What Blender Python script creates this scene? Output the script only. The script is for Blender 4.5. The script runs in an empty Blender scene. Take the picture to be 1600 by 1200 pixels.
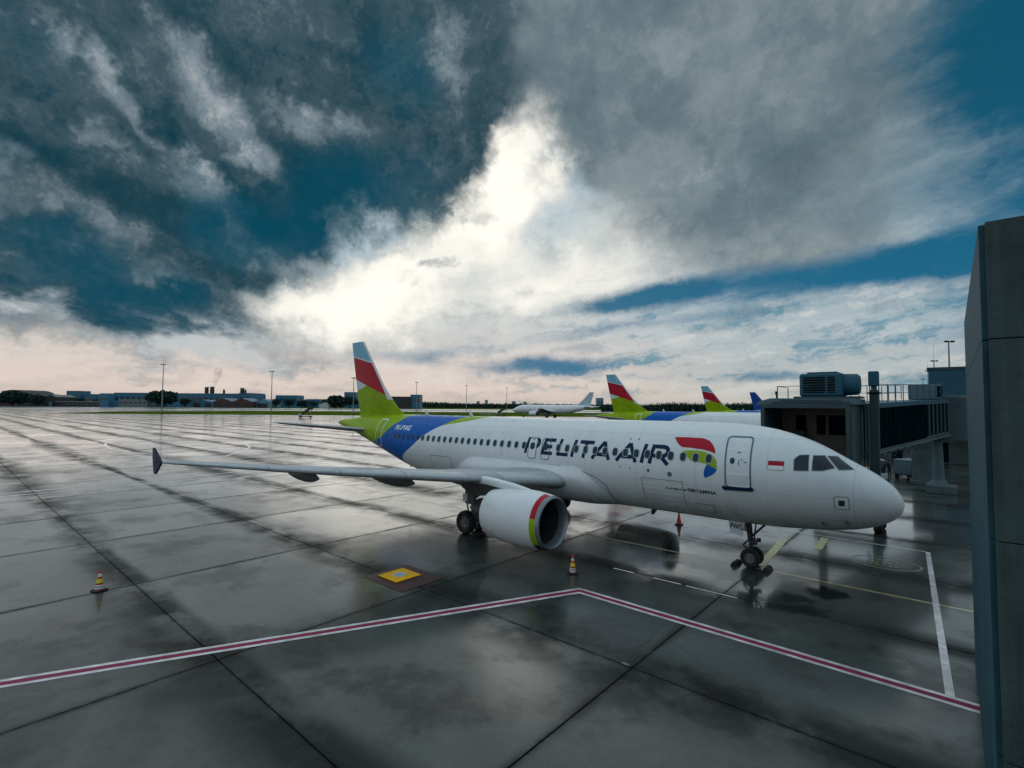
import bpy, bmesh, math, random
import numpy as np
from mathutils import Vector, Matrix

SC = bpy.context.scene
COL = SC.collection
R_ = math.radians
random.seed(7)
NPR = np.random.RandomState(11)

# ------------------------------------------------------------------ camera
# World axes: the near airliner's nose is at x = 0, +x runs aft along its
# centre line, +y is its starboard side, z is up from the wet apron.
CAM = Vector((-1.3244, 22.5430, 6.5639))
YAW, PIT, ROLL, FPX = -0.8532129, 0.0436717, 0.00642798, 787.012
Fv = Vector((math.cos(YAW)*math.cos(PIT), math.sin(YAW)*math.cos(PIT), math.sin(PIT)))
Rv = Fv.cross(Vector((0, 0, 1))).normalized()
Uv = Rv.cross(Fv)
R2 = Rv*math.cos(ROLL) + Uv*math.sin(ROLL)
U2 = -Rv*math.sin(ROLL) + Uv*math.cos(ROLL)
cam_d = bpy.data.cameras.new('camera')
cam_d.sensor_width = 36.0
cam_d.lens = 36.0*FPX/1600.0
cam_d.clip_start = 0.1
cam_d.clip_end = 20000
cam = bpy.data.objects.new('camera', cam_d)
COL.objects.link(cam)
cam.matrix_world = Matrix(((R2.x, U2.x, -Fv.x, CAM.x), (R2.y, U2.y, -Fv.y, CAM.y),
                           (R2.z, U2.z, -Fv.z, CAM.z), (0, 0, 0, 1)))
SC.camera = cam
FH = Vector((math.cos(YAW), math.sin(YAW), 0))      # ground heading away from the terminal
RH = Vector((math.sin(YAW), -math.cos(YAW), 0))     # to the right of that heading


def at(u, d, z=0.0):
    """ground point d metres out, on the bearing u (1600 wide survey picture)"""
    p = CAM + FH*d + RH*((u-800)/FPX*d)
    return Vector((p.x, p.y, z))


def hgt(u, v, d):
    return CAM.z + (629.3+u*0.0064-v)/FPX*d


# ------------------------------------------------------------------ world
SUN_AZ, SUN_EL = None, None
sd = (Fv + R2*((770-800)/FPX) - U2*((300-600)/FPX)).normalized()   # where the sun stands behind cloud
SUN_EL = math.asin(sd.z)
SUN_AZ = math.atan2(sd.x, sd.y)

world = bpy.data.worlds.new('World')
SC.world = world
world.use_nodes = True
WT = world.node_tree
WT.nodes.clear()


class G:
    """small helper to write node graphs as expressions"""
    def __init__(s, tree):
        s.t = tree

    def new(s, typ, **kw):
        n = s.t.nodes.new(typ)
        for k, v in kw.items():
            setattr(n, k, v)
        return n

    def put(s, inp, v):
        if hasattr(v, 'links') or isinstance(v, bpy.types.NodeSocket):
            s.t.links.new(v, inp)
        elif isinstance(v, (tuple, list)) and len(v) == 3 and inp.type == 'RGBA':
            inp.default_value = (*v, 1)
        else:
            inp.default_value = v

    def m(s, op, a, b=0.0, c=0.0, clamp=False):
        n = s.new('ShaderNodeMath', operation=op, use_clamp=clamp)
        s.put(n.inputs[0], a)
        s.put(n.inputs[1], b)
        s.put(n.inputs[2], c)
        return n.outputs[0]

    def add(s, a, b): return s.m('ADD', a, b)
    def sub(s, a, b): return s.m('SUBTRACT', a, b)
    def mul(s, a, b): return s.m('MULTIPLY', a, b)

    def vm(s, op, a, b=(0, 0, 0), out=0):
        n = s.new('ShaderNodeVectorMath', operation=op)
        s.put(n.inputs[0], a)
        if op == 'SCALE':
            s.put(n.inputs[3], b)
        else:
            s.put(n.inputs[1], b)
        return n.outputs[out]

    def dot(s, a, b): return s.vm('DOT_PRODUCT', a, b, out=1)

    def comb(s, x, y, z=0.0):
        n = s.new('ShaderNodeCombineXYZ')
        for i, v in enumerate((x, y, z)):
            s.put(n.inputs[i], v)
        return n.outputs[0]

    def sep(s, v):
        n = s.new('ShaderNodeSeparateXYZ')
        s.put(n.inputs[0], v)
        return n.outputs

    def noise(s, vec, scale, detail=4.0, rough=0.55, dist=0.0, color=False, lac=2.0):
        n = s.new('ShaderNodeTexNoise', noise_dimensions='3D')
        s.put(n.inputs['Vector'], vec)
        n.inputs['Scale'].default_value = scale
        n.inputs['Detail'].default_value = detail
        n.inputs['Roughness'].default_value = rough
        n.inputs['Lacunarity'].default_value = lac
        n.inputs['Distortion'].default_value = dist
        return n.outputs['Color' if color else 'Fac']

    def ss(s, v, a, b, lo=0.0, hi=1.0):
        n = s.new('ShaderNodeMapRange', interpolation_type='SMOOTHSTEP')
        s.put(n.inputs[0], v)
        s.put(n.inputs[1], a)
        s.put(n.inputs[2], b)
        s.put(n.inputs[3], lo)
        s.put(n.inputs[4], hi)
        return n.outputs[0]

    def mix(s, f, a, b, mode='MIX'):
        n = s.new('ShaderNodeMix', data_type='RGBA', blend_type=mode)
        n.clamp_factor = True
        s.put(n.inputs[0], f)
        s.put(n.inputs[6], a)
        s.put(n.inputs[7], b)
        return n.outputs[2]

    def ramp(s, f, stops, interp='LINEAR'):
        n = s.new('ShaderNodeValToRGB')
        cr = n.color_ramp
        cr.interpolation = interp
        while len(cr.elements) < len(stops):
            cr.elements.new(0.5)
        for e, (p, c) in zip(cr.elements, stops):
            e.position = p
            e.color = (*c, 1)
        s.put(n.inputs[0], f)
        return n.outputs[0]

    def mapping(s, v, loc, rotz, scale):
        n = s.new('ShaderNodeMapping', vector_type='TEXTURE')
        s.put(n.inputs[0], v)
        n.inputs[1].default_value = loc
        n.inputs[2].default_value = (0, 0, rotz)
        n.inputs[3].default_value = scale
        return n.outputs[0]

    def curve(s, v, pts):
        """pts in 0..1 square"""
        n = s.new('ShaderNodeFloatCurve')
        c = n.mapping.curves[0]
        while len(c.points) < len(pts):
            c.points.new(0.5, 0.5)
        for p, (x, y) in zip(c.points, pts):
            p.location = (x, y)
            p.handle_type = 'AUTO_CLAMPED'
        n.mapping.update()
        s.put(n.inputs['Value'], v)
        return n.outputs[0]


def build_sky():
    g = G(WT)
    d = g.new('ShaderNodeTexCoord').outputs['Generated']
    dx = g.dot(d, (RH.x, RH.y, 0))
    dy = g.dot(d, (FH.x, FH.y, 0))
    dz = g.sep(d)[2]
    az = g.m('ARCTAN2', dx, dy)
    el = g.m('ARCSINE', dz)
    p0 = g.comb(az, el, 1.0)
    # cloud-deck coordinates: streets of cloud run away from the viewer
    den = g.add(g.m('MAXIMUM', dz, 0.0), 0.13)
    qx, qy = g.m('DIVIDE', dx, den), g.m('DIVIDE', dy, den)
    w1 = g.vm('SUBTRACT', g.noise(d, 3.2, 3, 0.6, color=True), (0.5, 0.5, 0.5))
    w2 = g.vm('SUBTRACT', g.noise(d, 11.0, 4, 0.65, color=True), (0.5, 0.5, 0.5))
    warp = g.vm('ADD', g.vm('MULTIPLY', w1, (0.26, 0.18, 0)), g.vm('MULTIPLY', w2, (0.13, 0.10, 0)))
    p = g.vm('ADD', p0, warp)
    pn = g.vm('ADD', p0, g.vm('MULTIPLY', w2, (0.08, 0.03, 0)))

    def cen(v): return g.m('MULTIPLY_ADD', v, 2.0, -1.0)
    deck = g.vm('ADD', g.comb(qx, g.mul(qy, 0.45), 3.7), g.vm('SCALE', w2, 0.55))
    fb = cen(g.noise(deck, 1.9, 6, 0.62))                       # streets
    fc = cen(g.noise(g.vm('ADD', g.comb(qx, qy, 9.1), g.vm('SCALE', w2, 0.9)), 1.0, 6, 0.60))   # billows
    fd = cen(g.noise(g.vm('ADD', d, g.vm('SCALE', w2, 0.10)), 8.0, 6, 0.59))    # lumps
    lay = g.mul(cen(g.noise(g.vm('ADD', g.comb(g.mul(az, 2.6), g.m('MULTIPLY_ADD', az, -2.2, g.mul(el, 17.0)), 5.0), g.vm('SCALE', w2, 0.8)), 1.6, 6, 0.62)), 1.7)   # low layers seen edge-on
    T1 = g.add(g.mul(fb, 1.05), g.add(g.mul(fc, 0.95), g.mul(fd, 0.50)))
    T2 = g.add(g.mul(fc, 1.2), g.mul(fd, 1.1))

    def blobs(lst, pv=p):
        tot = None
        for (u, v, su, sv, rot, amp) in lst:
            a = math.atan((u-800)/FPX)
            e = math.atan((629.3+u*0.0064-v)/FPX*math.cos(a))
            sa = su/FPX*math.cos(a)**2
            se = sv/FPX*math.cos(a)*math.cos(e)**2
            c_, s_ = math.cos(R_(rot)), math.sin(R_(rot))
            bx = g.dot(pv, (c_/sa, s_/sa, -(c_*a+s_*e)/sa))
            by = g.dot(pv, (-s_/se, c_/se, -(-s_*a+c_*e)/se))
            r2 = g.m('MULTIPLY_ADD', by, by, g.mul(bx, bx))
            k = g.m('MAXIMUM', g.m('MULTIPLY_ADD', r2, -0.8, 1.0), 0.0)
            val = g.mul(g.mul(k, k), amp)
            tot = val if tot is None else g.add(tot, val)
        return tot

    el1 = g.m('MULTIPLY', el, 1/1.2, clamp=True)
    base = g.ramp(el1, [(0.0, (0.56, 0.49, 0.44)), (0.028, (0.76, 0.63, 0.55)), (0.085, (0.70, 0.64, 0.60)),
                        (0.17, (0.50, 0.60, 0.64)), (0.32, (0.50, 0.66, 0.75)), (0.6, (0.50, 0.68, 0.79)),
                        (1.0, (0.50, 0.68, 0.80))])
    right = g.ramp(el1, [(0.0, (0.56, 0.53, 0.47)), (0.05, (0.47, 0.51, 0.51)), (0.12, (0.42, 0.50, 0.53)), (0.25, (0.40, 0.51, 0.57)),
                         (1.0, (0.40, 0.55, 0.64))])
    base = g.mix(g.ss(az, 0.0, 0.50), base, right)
    up = g.ss(el, 0.02, 0.16)
    base = g.mix(g.mul(g.ss(T1, 0.0, 0.55), g.mul(up, 0.85)), base, (0.70, 0.77, 0.80))
    base = g.mix(g.mul(g.ss(T1, 0.0, -0.55), g.mul(up, 0.6)), base, (0.15, 0.24, 0.30))
    # edge-on layers low in the sky
    lowm = g.mul(g.ss(el, 0.0, 0.05), g.ss(el, 0.34, 0.16))
    base = g.mix(g.mul(g.mul(lowm, g.ss(lay, 0.05, 0.5)), g.ss(az, -0.25, 0.25, 0.15, 0.75)), base, (0.10, 0.27, 0.37))
    base = g.mix(g.mul(g.mul(lowm, g.ss(lay, -0.05, -0.45)), 0.45), base, (0.74, 0.72, 0.68))

    # grey sheet on the upper right
    grey = g.ss(g.add(blobs(SKY_GREY), g.mul(T1, 0.42)), -0.10, 1.0)
    greyc = g.ramp(g.m('MULTIPLY_ADD', T2, 0.36, 0.5), [(0.1, (0.055, 0.100, 0.125)), (0.5, (0.140, 0.195, 0.222)), (0.9, (0.32, 0.38, 0.40))])
    col = g.mix(grey, base, greyc)
    # the sun behind thin cloud
    bl = blobs(SKY_BRIGHT)
    lum = g.ss(g.add(bl, g.mul(T2, 0.26)), -0.08, 0.95)
    lumc = g.mix(g.ss(g.add(bl, g.mul(T2, 0.32)), 0.15, 1.25), (0.54, 0.56, 0.54), (1.10, 1.06, 0.96))
    col = g.mix(g.mul(lum, 0.96), col, lumc)
    # clear blue seen between the decks
    sky = g.new('ShaderNodeTexSky', sky_type='NISHITA')
    sky.sun_disc = False
    sky.sun_elevation = SUN_EL
    sky.sun_rotation = SUN_AZ
    sky.air_density = 1.5
    blue = g.mix(0.95, g.vm('SCALE', sky.outputs[0], 0.05), g.mix(g.ss(el, 0.0, 0.5), (0.001, 0.150, 0.300), (0.0005, 0.082, 0.150)))
    t = g.ss(g.add(blobs(SKY_TEAL, pn), g.add(g.mul(T1, 0.42), g.mul(lay, 0.40))), -0.10, 1.45)
    col = g.mix(t, col, blue)
    # heavy cloud
    dk = g.add(blobs(SKY_DARK), g.add(g.mul(T1, 0.42), g.mul(fd, 0.3)))
    dm = g.ss(dk, 0.06, 0.76)
    inner = g.add(g.add(g.mul(fb, 0.85), g.mul(T2, 0.26)), g.mul(blobs(SKY_LIGHTS), 0.55))
    darkc = g.ramp(g.add(inner, 0.32), [(0.0, (0.006, 0.040, 0.062)), (0.25, (0.020, 0.060, 0.084)), (0.45, (0.055, 0.098, 0.124)),
                                       (0.68, (0.18, 0.235, 0.27)), (1.0, (0.52, 0.55, 0.56))])
    tin = g.ss(g.add(blobs(SKY_DARKTEAL), g.mul(T1, -0.5)), 0.0, 1.3)
    darkc = g.mix(g.mul(tin, 0.55), darkc, (0.001, 0.080, 0.135))
    col = g.mix(dm, col, darkc)
    # ragged scud against the glow
    pf = g.ss(g.add(blobs(SKY_PUFF, p), g.mul(T2, -0.55)), 0.30, 1.0)
    col = g.mix(g.mul(pf, 0.65), col, (0.20, 0.25, 0.27))
    # below the horizon
    col = g.mix(g.ss(el, -0.02, -0.001, 1.0, 0.0), col, (0.16, 0.17, 0.17))
    bg = g.new('ShaderNodeBackground')
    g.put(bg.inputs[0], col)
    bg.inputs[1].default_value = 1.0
    out = g.new('ShaderNodeOutputWorld')
    WT.links.new(bg.outputs[0], out.inputs[0])


#           u     v    su   sv  rot  amp
SKY_TEAL = [(1700, 230, 420, 560, 0, 1.45), (1600, 20, 300, 200, 0, 0.8), (1230, 438, 380, 42, 3, 1.35), (980, 468, 170, 28, 6, 1.1),
            (1130, 492, 240, 14, 3, 0.7), (850, 572, 150, 22, 2, 1.4), (1420, 420, 180, 60, 6, 0.6),
            (640, 560, 110, 18, 0, 0.5), (1200, 588, 110, 13, 0, 0.8), (920, 520, 120, 14, 8, 0.7), (1380, 300, 140, 60, 20, 0.3)]
SKY_GREY = [(1120, 60, 560, 280, 8, 1.15), (1280, 250, 400, 220, 14, 0.85), (1150, 20, 420, 130, 0, 0.5), (1060, 330, 260, 90, 20, 0.6),
            (990, 230, 190, 140, 0, 0.6), (1250, 380, 300, 60, 6, 0.5), (900, 90, 160, 190, 0, 0.9), (930, 250, 90, 120, 0, 0.3)]
SKY_BRIGHT = [(805, 245, 95, 125, -10, 1.15), (735, 320, 110, 85, 0, 1.1), (690, 395, 180, 75, 10, 0.68), (570, 450, 190, 70, 15, 0.50),
              (540, 500, 240, 75, 0, 0.65), (678, 205, 24, 48, 0, 1.3), (880, 400, 200, 110, 0, 0.5), (740, 480, 300, 90, 0, 0.65), (1000, 420, 260, 70, 10, 0.3)]
SKY_DARK = [(160, 40, 620, 300, 0, 1.0), (600, 60, 330, 250, 0, 1.0), (560, 270, 230, 140, 0, 1.0),
            (700, 160, 120, 200, -8, 0.9), (150, 300, 480, 190, -22, 0.95), (60, 440, 400, 100, -8, 0.95),
            (350, 490, 240, 55, -12, 0.55), (450, 550, 150, 26, -8, 0.30), (400, 345, 200, 120, -15, 0.85), (760, 60, 110, 150, 0, 0.5)]
SKY_LIGHTS = [(330, 165, 210, 60, -42, 1.0), (120, 110, 170, 46, -45, 0.8), (480, 175, 130, 60, -10, 0.7),
              (285, 265, 120, 55, -25, 1.1), (120, 330, 260, 40, -20, 0.6), (170, 500, 320, 30, -6, 0.9),
              (720, 40, 80, 90, 0, 0.6), (400, 530, 170, 60, -12, 1.1), (130, 235, 200, 40, -15, 0.5), (480, 400, 160, 40, -20, 0.6)]
SKY_DARKTEAL = [(630, 70, 120, 150, 0, 1.0), (560, 300, 220, 120, 0, 1.0), (400, 350, 180, 70, 0, 0.9),
                (180, 430, 300, 80, -10, 1.2), (20, 60, 120, 90, 0, 0.6), (330, 310, 160, 60, -30, 0.7)]
SKY_PUFF = [(685, 418, 50, 18, 0, 0.75), (745, 345, 60, 26, 0, 0.75), (850, 290, 90, 40, 10, 0.6),
            (1090, 290, 90, 34, 0, 0.8), (800, 500, 170, 30, 8, 0.55), (900, 330, 120, 40, 15, 0.5), (640, 500, 140, 24, 6, 0.35), (760, 590, 120, 14, 0, 0.3)]
build_sky()

sun_d = bpy.data.lights.new('sun', 'SUN')
sun_d.energy = 0.5
sun_d.angle = R_(100)
sun_d.color = (1.0, 0.95, 0.88)
sun = bpy.data.objects.new('sun', sun_d)
COL.objects.link(sun)
sun.rotation_euler = (-sd).to_track_quat('-Z', 'Y').to_euler()

vs = SC.view_settings
vs.view_transform = 'Standard'
vs.look = 'None'
vs.exposure = 0.0
vs.gamma = 1.0
world.cycles.sampling_method = 'MANUAL'
world.cycles.sample_map_resolution = 512
SC.cycles.use_denoising = True
SC.cycles.max_bounces = 6
SC.cycles.caustics_reflective = False
SC.cycles.caustics_refractive = False

# ------------------------------------------------------------------ helpers
def tag(o, label=None, cat=None, group=None, kind=None):
    if label: o['label'] = label
    if cat: o['category'] = cat
    if group: o['group'] = group
    if kind: o['kind'] = kind
    return o


def empty(name, loc=(0, 0, 0), rz=0.0, label=None, cat=None, group=None):
    o = bpy.data.objects.new(name, None)
    COL.objects.link(o)
    o.location = loc
    o.rotation_euler = (0, 0, rz)
    return tag(o, label, cat, group)


def link(name, me, m, parent=None, loc=None, rot=None, smooth=False):
    o = bpy.data.objects.new(name, me)
    COL.objects.link(o)
    if m is not None and not me.materials:
        me.materials.append(m)
    if parent is not None:
        o.parent = parent
    if loc is not None:
        o.location = loc
    if rot is not None:
        o.rotation_euler = rot
    if smooth:
        me.polygons.foreach_set('use_smooth', [True]*len(me.polygons))
    return o


def pyd(name, v, f, m, parent=None, smooth=False, **kw):
    me = bpy.data.meshes.new(name)
    me.from_pydata([tuple(map(float, q)) for q in v], [], f)
    me.update()
    return link(name, me, m, parent, smooth=smooth, **kw)


class MB:
    """collects shapes into one mesh"""
    def __init__(s):
        s.bm = bmesh.new()

    def box(s, x0, x1, y0, y1, z0, z1, bev=0.0, mat=None):
        r = bmesh.ops.create_cube(s.bm, size=1.0)
        M = Matrix.Translation(((x0+x1)/2, (y0+y1)/2, (z0+z1)/2)) @ Matrix.Diagonal((x1-x0, y1-y0, z1-z0, 1))
        if mat is not None: M = mat @ M
        bmesh.ops.transform(s.bm, matrix=M, verts=r['verts'])
        if bev > 0:
            es = list({e for v in r['verts'] for e in v.link_edges})
            bmesh.ops.bevel(s.bm, geom=es, offset=bev, segments=1, affect='EDGES')
        return s

    def tube(s, a, b, r0, r1=None, n=12, cap=True):
        a, b = Vector(a), Vector(b)
        if r1 is None: r1 = r0
        L = (b-a).length
        r = bmesh.ops.create_cone(s.bm, cap_ends=cap, segments=n, radius1=r0, radius2=r1, depth=L)
        M = Matrix.Translation((a+b)/2) @ (b-a).to_track_quat('Z', 'Y').to_matrix().to_4x4()
        bmesh.ops.transform(s.bm, matrix=M, verts=r['verts'])
        return s

    def lathe(s, prof, n=32, M=None, ang=(0, 2*math.pi)):
        """prof: list of (axial, radius), axis +x"""
        full = abs(ang[1]-ang[0]-2*math.pi) < 1e-6
        cnt = n if full else n+1
        rows = []
        for (ax, r) in prof:
            row = []
            for i in range(cnt):
                t = ang[0] + (ang[1]-ang[0])*i/n
                co = Vector((ax, r*math.sin(t), r*math.cos(t)))
                if M is not None: co = M @ co
                row.append(s.bm.verts.new(co))
            rows.append(row)
        for a, b in zip(rows, rows[1:]):
            for i in range(n):
                j = (i+1) % cnt
                s.bm.faces.new((a[i], a[j], b[j], b[i]))
        return s

    def poly(s, pts, thick):
        """pts ring of Vectors, extruded by the vector thick"""
        t = Vector(thick)
        a = [s.bm.verts.new(Vector(p)) for p in pts]
        b = [s.bm.verts.new(Vector(p)+t) for p in pts]
        s.bm.faces.new(a)
        s.bm.faces.new(b[::-1])
        for i in range(len(a)):
            j = (i+1) % len(a)
            s.bm.faces.new((a[j], a[i], b[i], b[j]))
        return s

    def build(s, name, m, parent=None, smooth=False, bevel=0.0, **kw):
        bmesh.ops.recalc_face_normals(s.bm, faces=s.bm.faces)
        me = bpy.data.meshes.new(name)
        s.bm.to_mesh(me)
        s.bm.free()
        o = link(name, me, m, parent, smooth=smooth, **kw)
        if smooth:
            me.set_sharp_from_angle(angle=R_(35))
        return o


def copy_tree(o, parent=None, mats=None, skip=()):
    c = o.copy()
    COL.objects.link(c)
    c.parent = parent
    if mats and o.type == 'MESH':
        for i, sl in enumerate(c.material_slots):
            if sl.material and sl.material.name in mats:
                m = mats[sl.material.name]
                sl.link = 'OBJECT'
                sl.material = m
    for ch in KIDS.get(o.name, [k for k in COL.objects if k.parent == o]):
        if ch.name.split('.')[0] in skip: continue
        copy_tree(ch, c, mats, skip)
    return c


KIDS = {}

# ------------------------------------------------------------------ materials
MATS = {}


def mat(name, col, rough=0.5, metal=0.0, var=0.12, scale=3.0, bump=0.0, spec=0.5, coat=0.0, emit=None, streak=False):
    m = bpy.data.materials.new(name)
    m.use_nodes = True
    t = m.node_tree
    g = G(t)
    b = t.nodes['Principled BSDF']
    b.inputs['Roughness'].default_value = rough
    b.inputs['Metallic'].default_value = metal
    b.inputs['Specular IOR Level'].default_value = spec
    b.inputs['Coat Weight'].default_value = coat
    co = g.new('ShaderNodeTexCoord').outputs['Object']
    n = g.noise(co, scale, 5, 0.6)
    if streak:      # rain runs down the face
        n = g.add(g.mul(n, 0.45), g.mul(g.noise(g.vm('MULTIPLY', co, (5.0, 5.0, 0.22)), 1.0, 5, 0.65), 0.55))
    if var > 0:
        dark = tuple(c*(1-var*1.6) for c in col)
        lite = tuple(min(1, c*(1+var*0.8)) for c in col)
        g.put(b.inputs['Base Color'], g.ramp(n, [(0.3, dark), (0.7, lite)]))
        g.put(b.inputs['Roughness'], g.ss(n, 0.25, 0.75, max(0.02, rough-0.08), min(1, rough+0.1)))
    else:
        b.inputs['Base Color'].default_value = (*col, 1)
    if bump > 0:
        bp = g.new('ShaderNodeBump')
        bp.inputs['Strength'].default_value = bump
        bp.inputs['Distance'].default_value = 0.02
        g.put(bp.inputs['Height'], g.noise(co, scale*9, 4, 0.6))
        t.links.new(bp.outputs[0], b.inputs['Normal'])
    if emit:
        b.inputs['Emission Color'].default_value = (*emit[0], 1)
        b.inputs['Emission Strength'].default_value = emit[1]
    MATS[name] = m
    return m


BLUE = (0.0008, 0.100, 0.42)
GREEN = (0.29, 0.43, 0.001)
RED = (0.44, 0.006, 0.022)
mat('white_paint', (0.74, 0.76, 0.78), 0.28, var=0.05, scale=1.2)
mat('grey_paint', (0.42, 0.45, 0.47), 0.35, var=0.08, scale=2)
mat('fairing_grey', (0.10, 0.12, 0.13), 0.5, var=0.1)
mat('rim_grey', (0.16, 0.17, 0.17), 0.45, 0.3, var=0.2, scale=6)
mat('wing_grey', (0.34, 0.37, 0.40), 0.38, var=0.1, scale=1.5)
mat('wing_pale', (0.44, 0.47, 0.50), 0.3, var=0.08, scale=1.5)
mat('bare_metal', (0.62, 0.65, 0.68), 0.3, 0.85, var=0.08, scale=4)
mat('lip_metal', (0.20, 0.24, 0.26), 0.35, 0.5, var=0.08, scale=4)
mat('dark_metal', (0.045, 0.05, 0.055), 0.45, 0.4, var=0.2, scale=6)
mat('black_rubber', (0.016, 0.016, 0.017), 0.75, var=0.25, scale=9)
mat('glass_dark', (0.002, 0.014, 0.022), 0.03, var=0.0, spec=0.4)
mat('cabin_glass', (0.006, 0.042, 0.056), 0.15, var=0.0, spec=0.22)
mat('letter_navy', (0.006, 0.020, 0.072), 0.5, var=0.06, spec=0.15)
mat('letter_black', (0.012, 0.014, 0.018), 0.5, var=0.06)
mat('letter_white', (0.8, 0.82, 0.84), 0.4, var=0.03)
mat('logo_red', RED, 0.4, var=0.05, spec=0.2)
mat('logo_green', GREEN, 0.4, var=0.05, spec=0.2)
mat('logo_blue', BLUE, 0.4, var=0.05, spec=0.2)
mat('seam_grey', (0.10, 0.15, 0.17), 0.5, var=0.1)
mat('seam_teal', (0.05, 0.15, 0.20), 0.5, var=0.1)
mat('tail_blue', (0.003, 0.06, 0.30), 0.4, var=0.06, spec=0.2)
mat('tail_wide', (0.45, 0.58, 0.66), 0.4, var=0.2, scale=0.3, spec=0.3)
mat('cone_orange', (0.50, 0.035, 0.012), 0.5, var=0.12, scale=8)
mat('cone_white', (0.72, 0.70, 0.71), 0.45, var=0.1, scale=8)
mat('cone_yellow', (0.78, 0.68, 0.02), 0.45, var=0.08, scale=8)
mat('line_white', (0.72, 0.67, 0.69), 0.38, coat=0.7, var=0.30, scale=2.2)
mat('line_red', (0.27, 0.014, 0.060), 0.45, spec=0.15, var=0.2, scale=3)
mat('line_yellow', (0.42, 0.38, 0.17), 0.4, coat=0.6, var=0.35, scale=3)
mat('line_cream', (0.55, 0.50, 0.26), 0.4, var=0.3, scale=3)
mat('line_faded', (0.24, 0.25, 0.16), 0.4, var=0.35, scale=3)
mat('plate_yellow', (0.86, 0.43, 0.002), 0.5, spec=0.2, var=0.12, scale=5)
mat('patch_red', (0.050, 0.014, 0.012), 0.4, var=0.55, scale=4)
mat('pole_steel', (0.20, 0.24, 0.25), 0.45, 0.3, var=0.1)
mat('bridge_grey', (0.036, 0.066, 0.076), 0.5, spec=0.25, var=0.18, scale=1.5)
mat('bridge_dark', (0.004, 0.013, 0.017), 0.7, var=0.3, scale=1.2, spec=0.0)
mat('bridge_pale', (0.085, 0.145, 0.17), 0.5, spec=0.25, var=0.15, scale=1.5)
mat('bridge_inner', (0.14, 0.13, 0.10), 0.6, var=0.2, scale=1.5)
mat('bridge_blue', (0.020, 0.090, 0.14), 0.5, spec=0.2, var=0.15, scale=1.5)
mat('concrete_wall', (0.062, 0.092, 0.094), 0.9, var=0.45, scale=1.1, bump=0.6, spec=0.15, streak=True)
mat('concrete_pale', (0.08, 0.12, 0.125), 0.85, var=0.2, scale=1.2, bump=0.25)
mat('concrete_skylit', (0.034, 0.100, 0.130), 0.7, spec=0.15, var=0.45, scale=1.6, bump=0.4, streak=True)  # concrete of the wall's side face, with the sky's blue light painted into its colour
mat('frame_black', (0.012, 0.014, 0.016), 0.5, var=0.2)
mat('factory_blue', (0.025, 0.14, 0.25), 0.55, var=0.15, scale=0.05)
mat('factory_pale', (0.11, 0.26, 0.34), 0.6, var=0.2, scale=0.05)
mat('shed_dark', (0.032, 0.034, 0.036), 0.7, var=0.3, scale=0.06)
mat('shed_rust', (0.085, 0.035, 0.028), 0.7, var=0.3, scale=0.06)
mat('shed_pale', (0.48, 0.50, 0.50), 0.6, var=0.15, scale=0.06)
mat('shed_grey', (0.15, 0.18, 0.19), 0.6, var=0.2, scale=0.06)
mat('roof_blue', (0.10, 0.20, 0.29), 0.5, var=0.15, scale=0.06)
mat('far_window', (0.02, 0.04, 0.05), 0.15, var=0.0)
mat('leaf_dark', (0.020, 0.048, 0.040), 0.7, spec=0.1, var=0.5, scale=0.35)
mat('leaf_mid', (0.030, 0.062, 0.048), 0.7, spec=0.1, var=0.45, scale=0.35)
mat('bark', (0.06, 0.05, 0.04), 0.85, var=0.3)
mat('grass', (0.085, 0.125, 0.012), 0.95, var=0.45, scale=0.04, spec=0.0)
mat('runway_pale', (0.34, 0.35, 0.36), 0.22, var=0.12, scale=0.02)
mat('skin', (0.30, 0.17, 0.11), 0.55, var=0.05)
mat('cloth_navy', (0.022, 0.028, 0.04), 0.8, var=0.2)
mat('cloth_grey', (0.10, 0.12, 0.13), 0.8, var=0.2)
mat('vest_green', (0.30, 0.42, 0.06), 0.7, var=0.1)
mat('hair_black', (0.01, 0.01, 0.01), 0.6, var=0.1)
mat('lamp_glow', (0.8, 0.8, 0.8), 0.5, var=0.0, emit=((0.95, 1.0, 0.98), 1.6))
M_ = MATS


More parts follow.
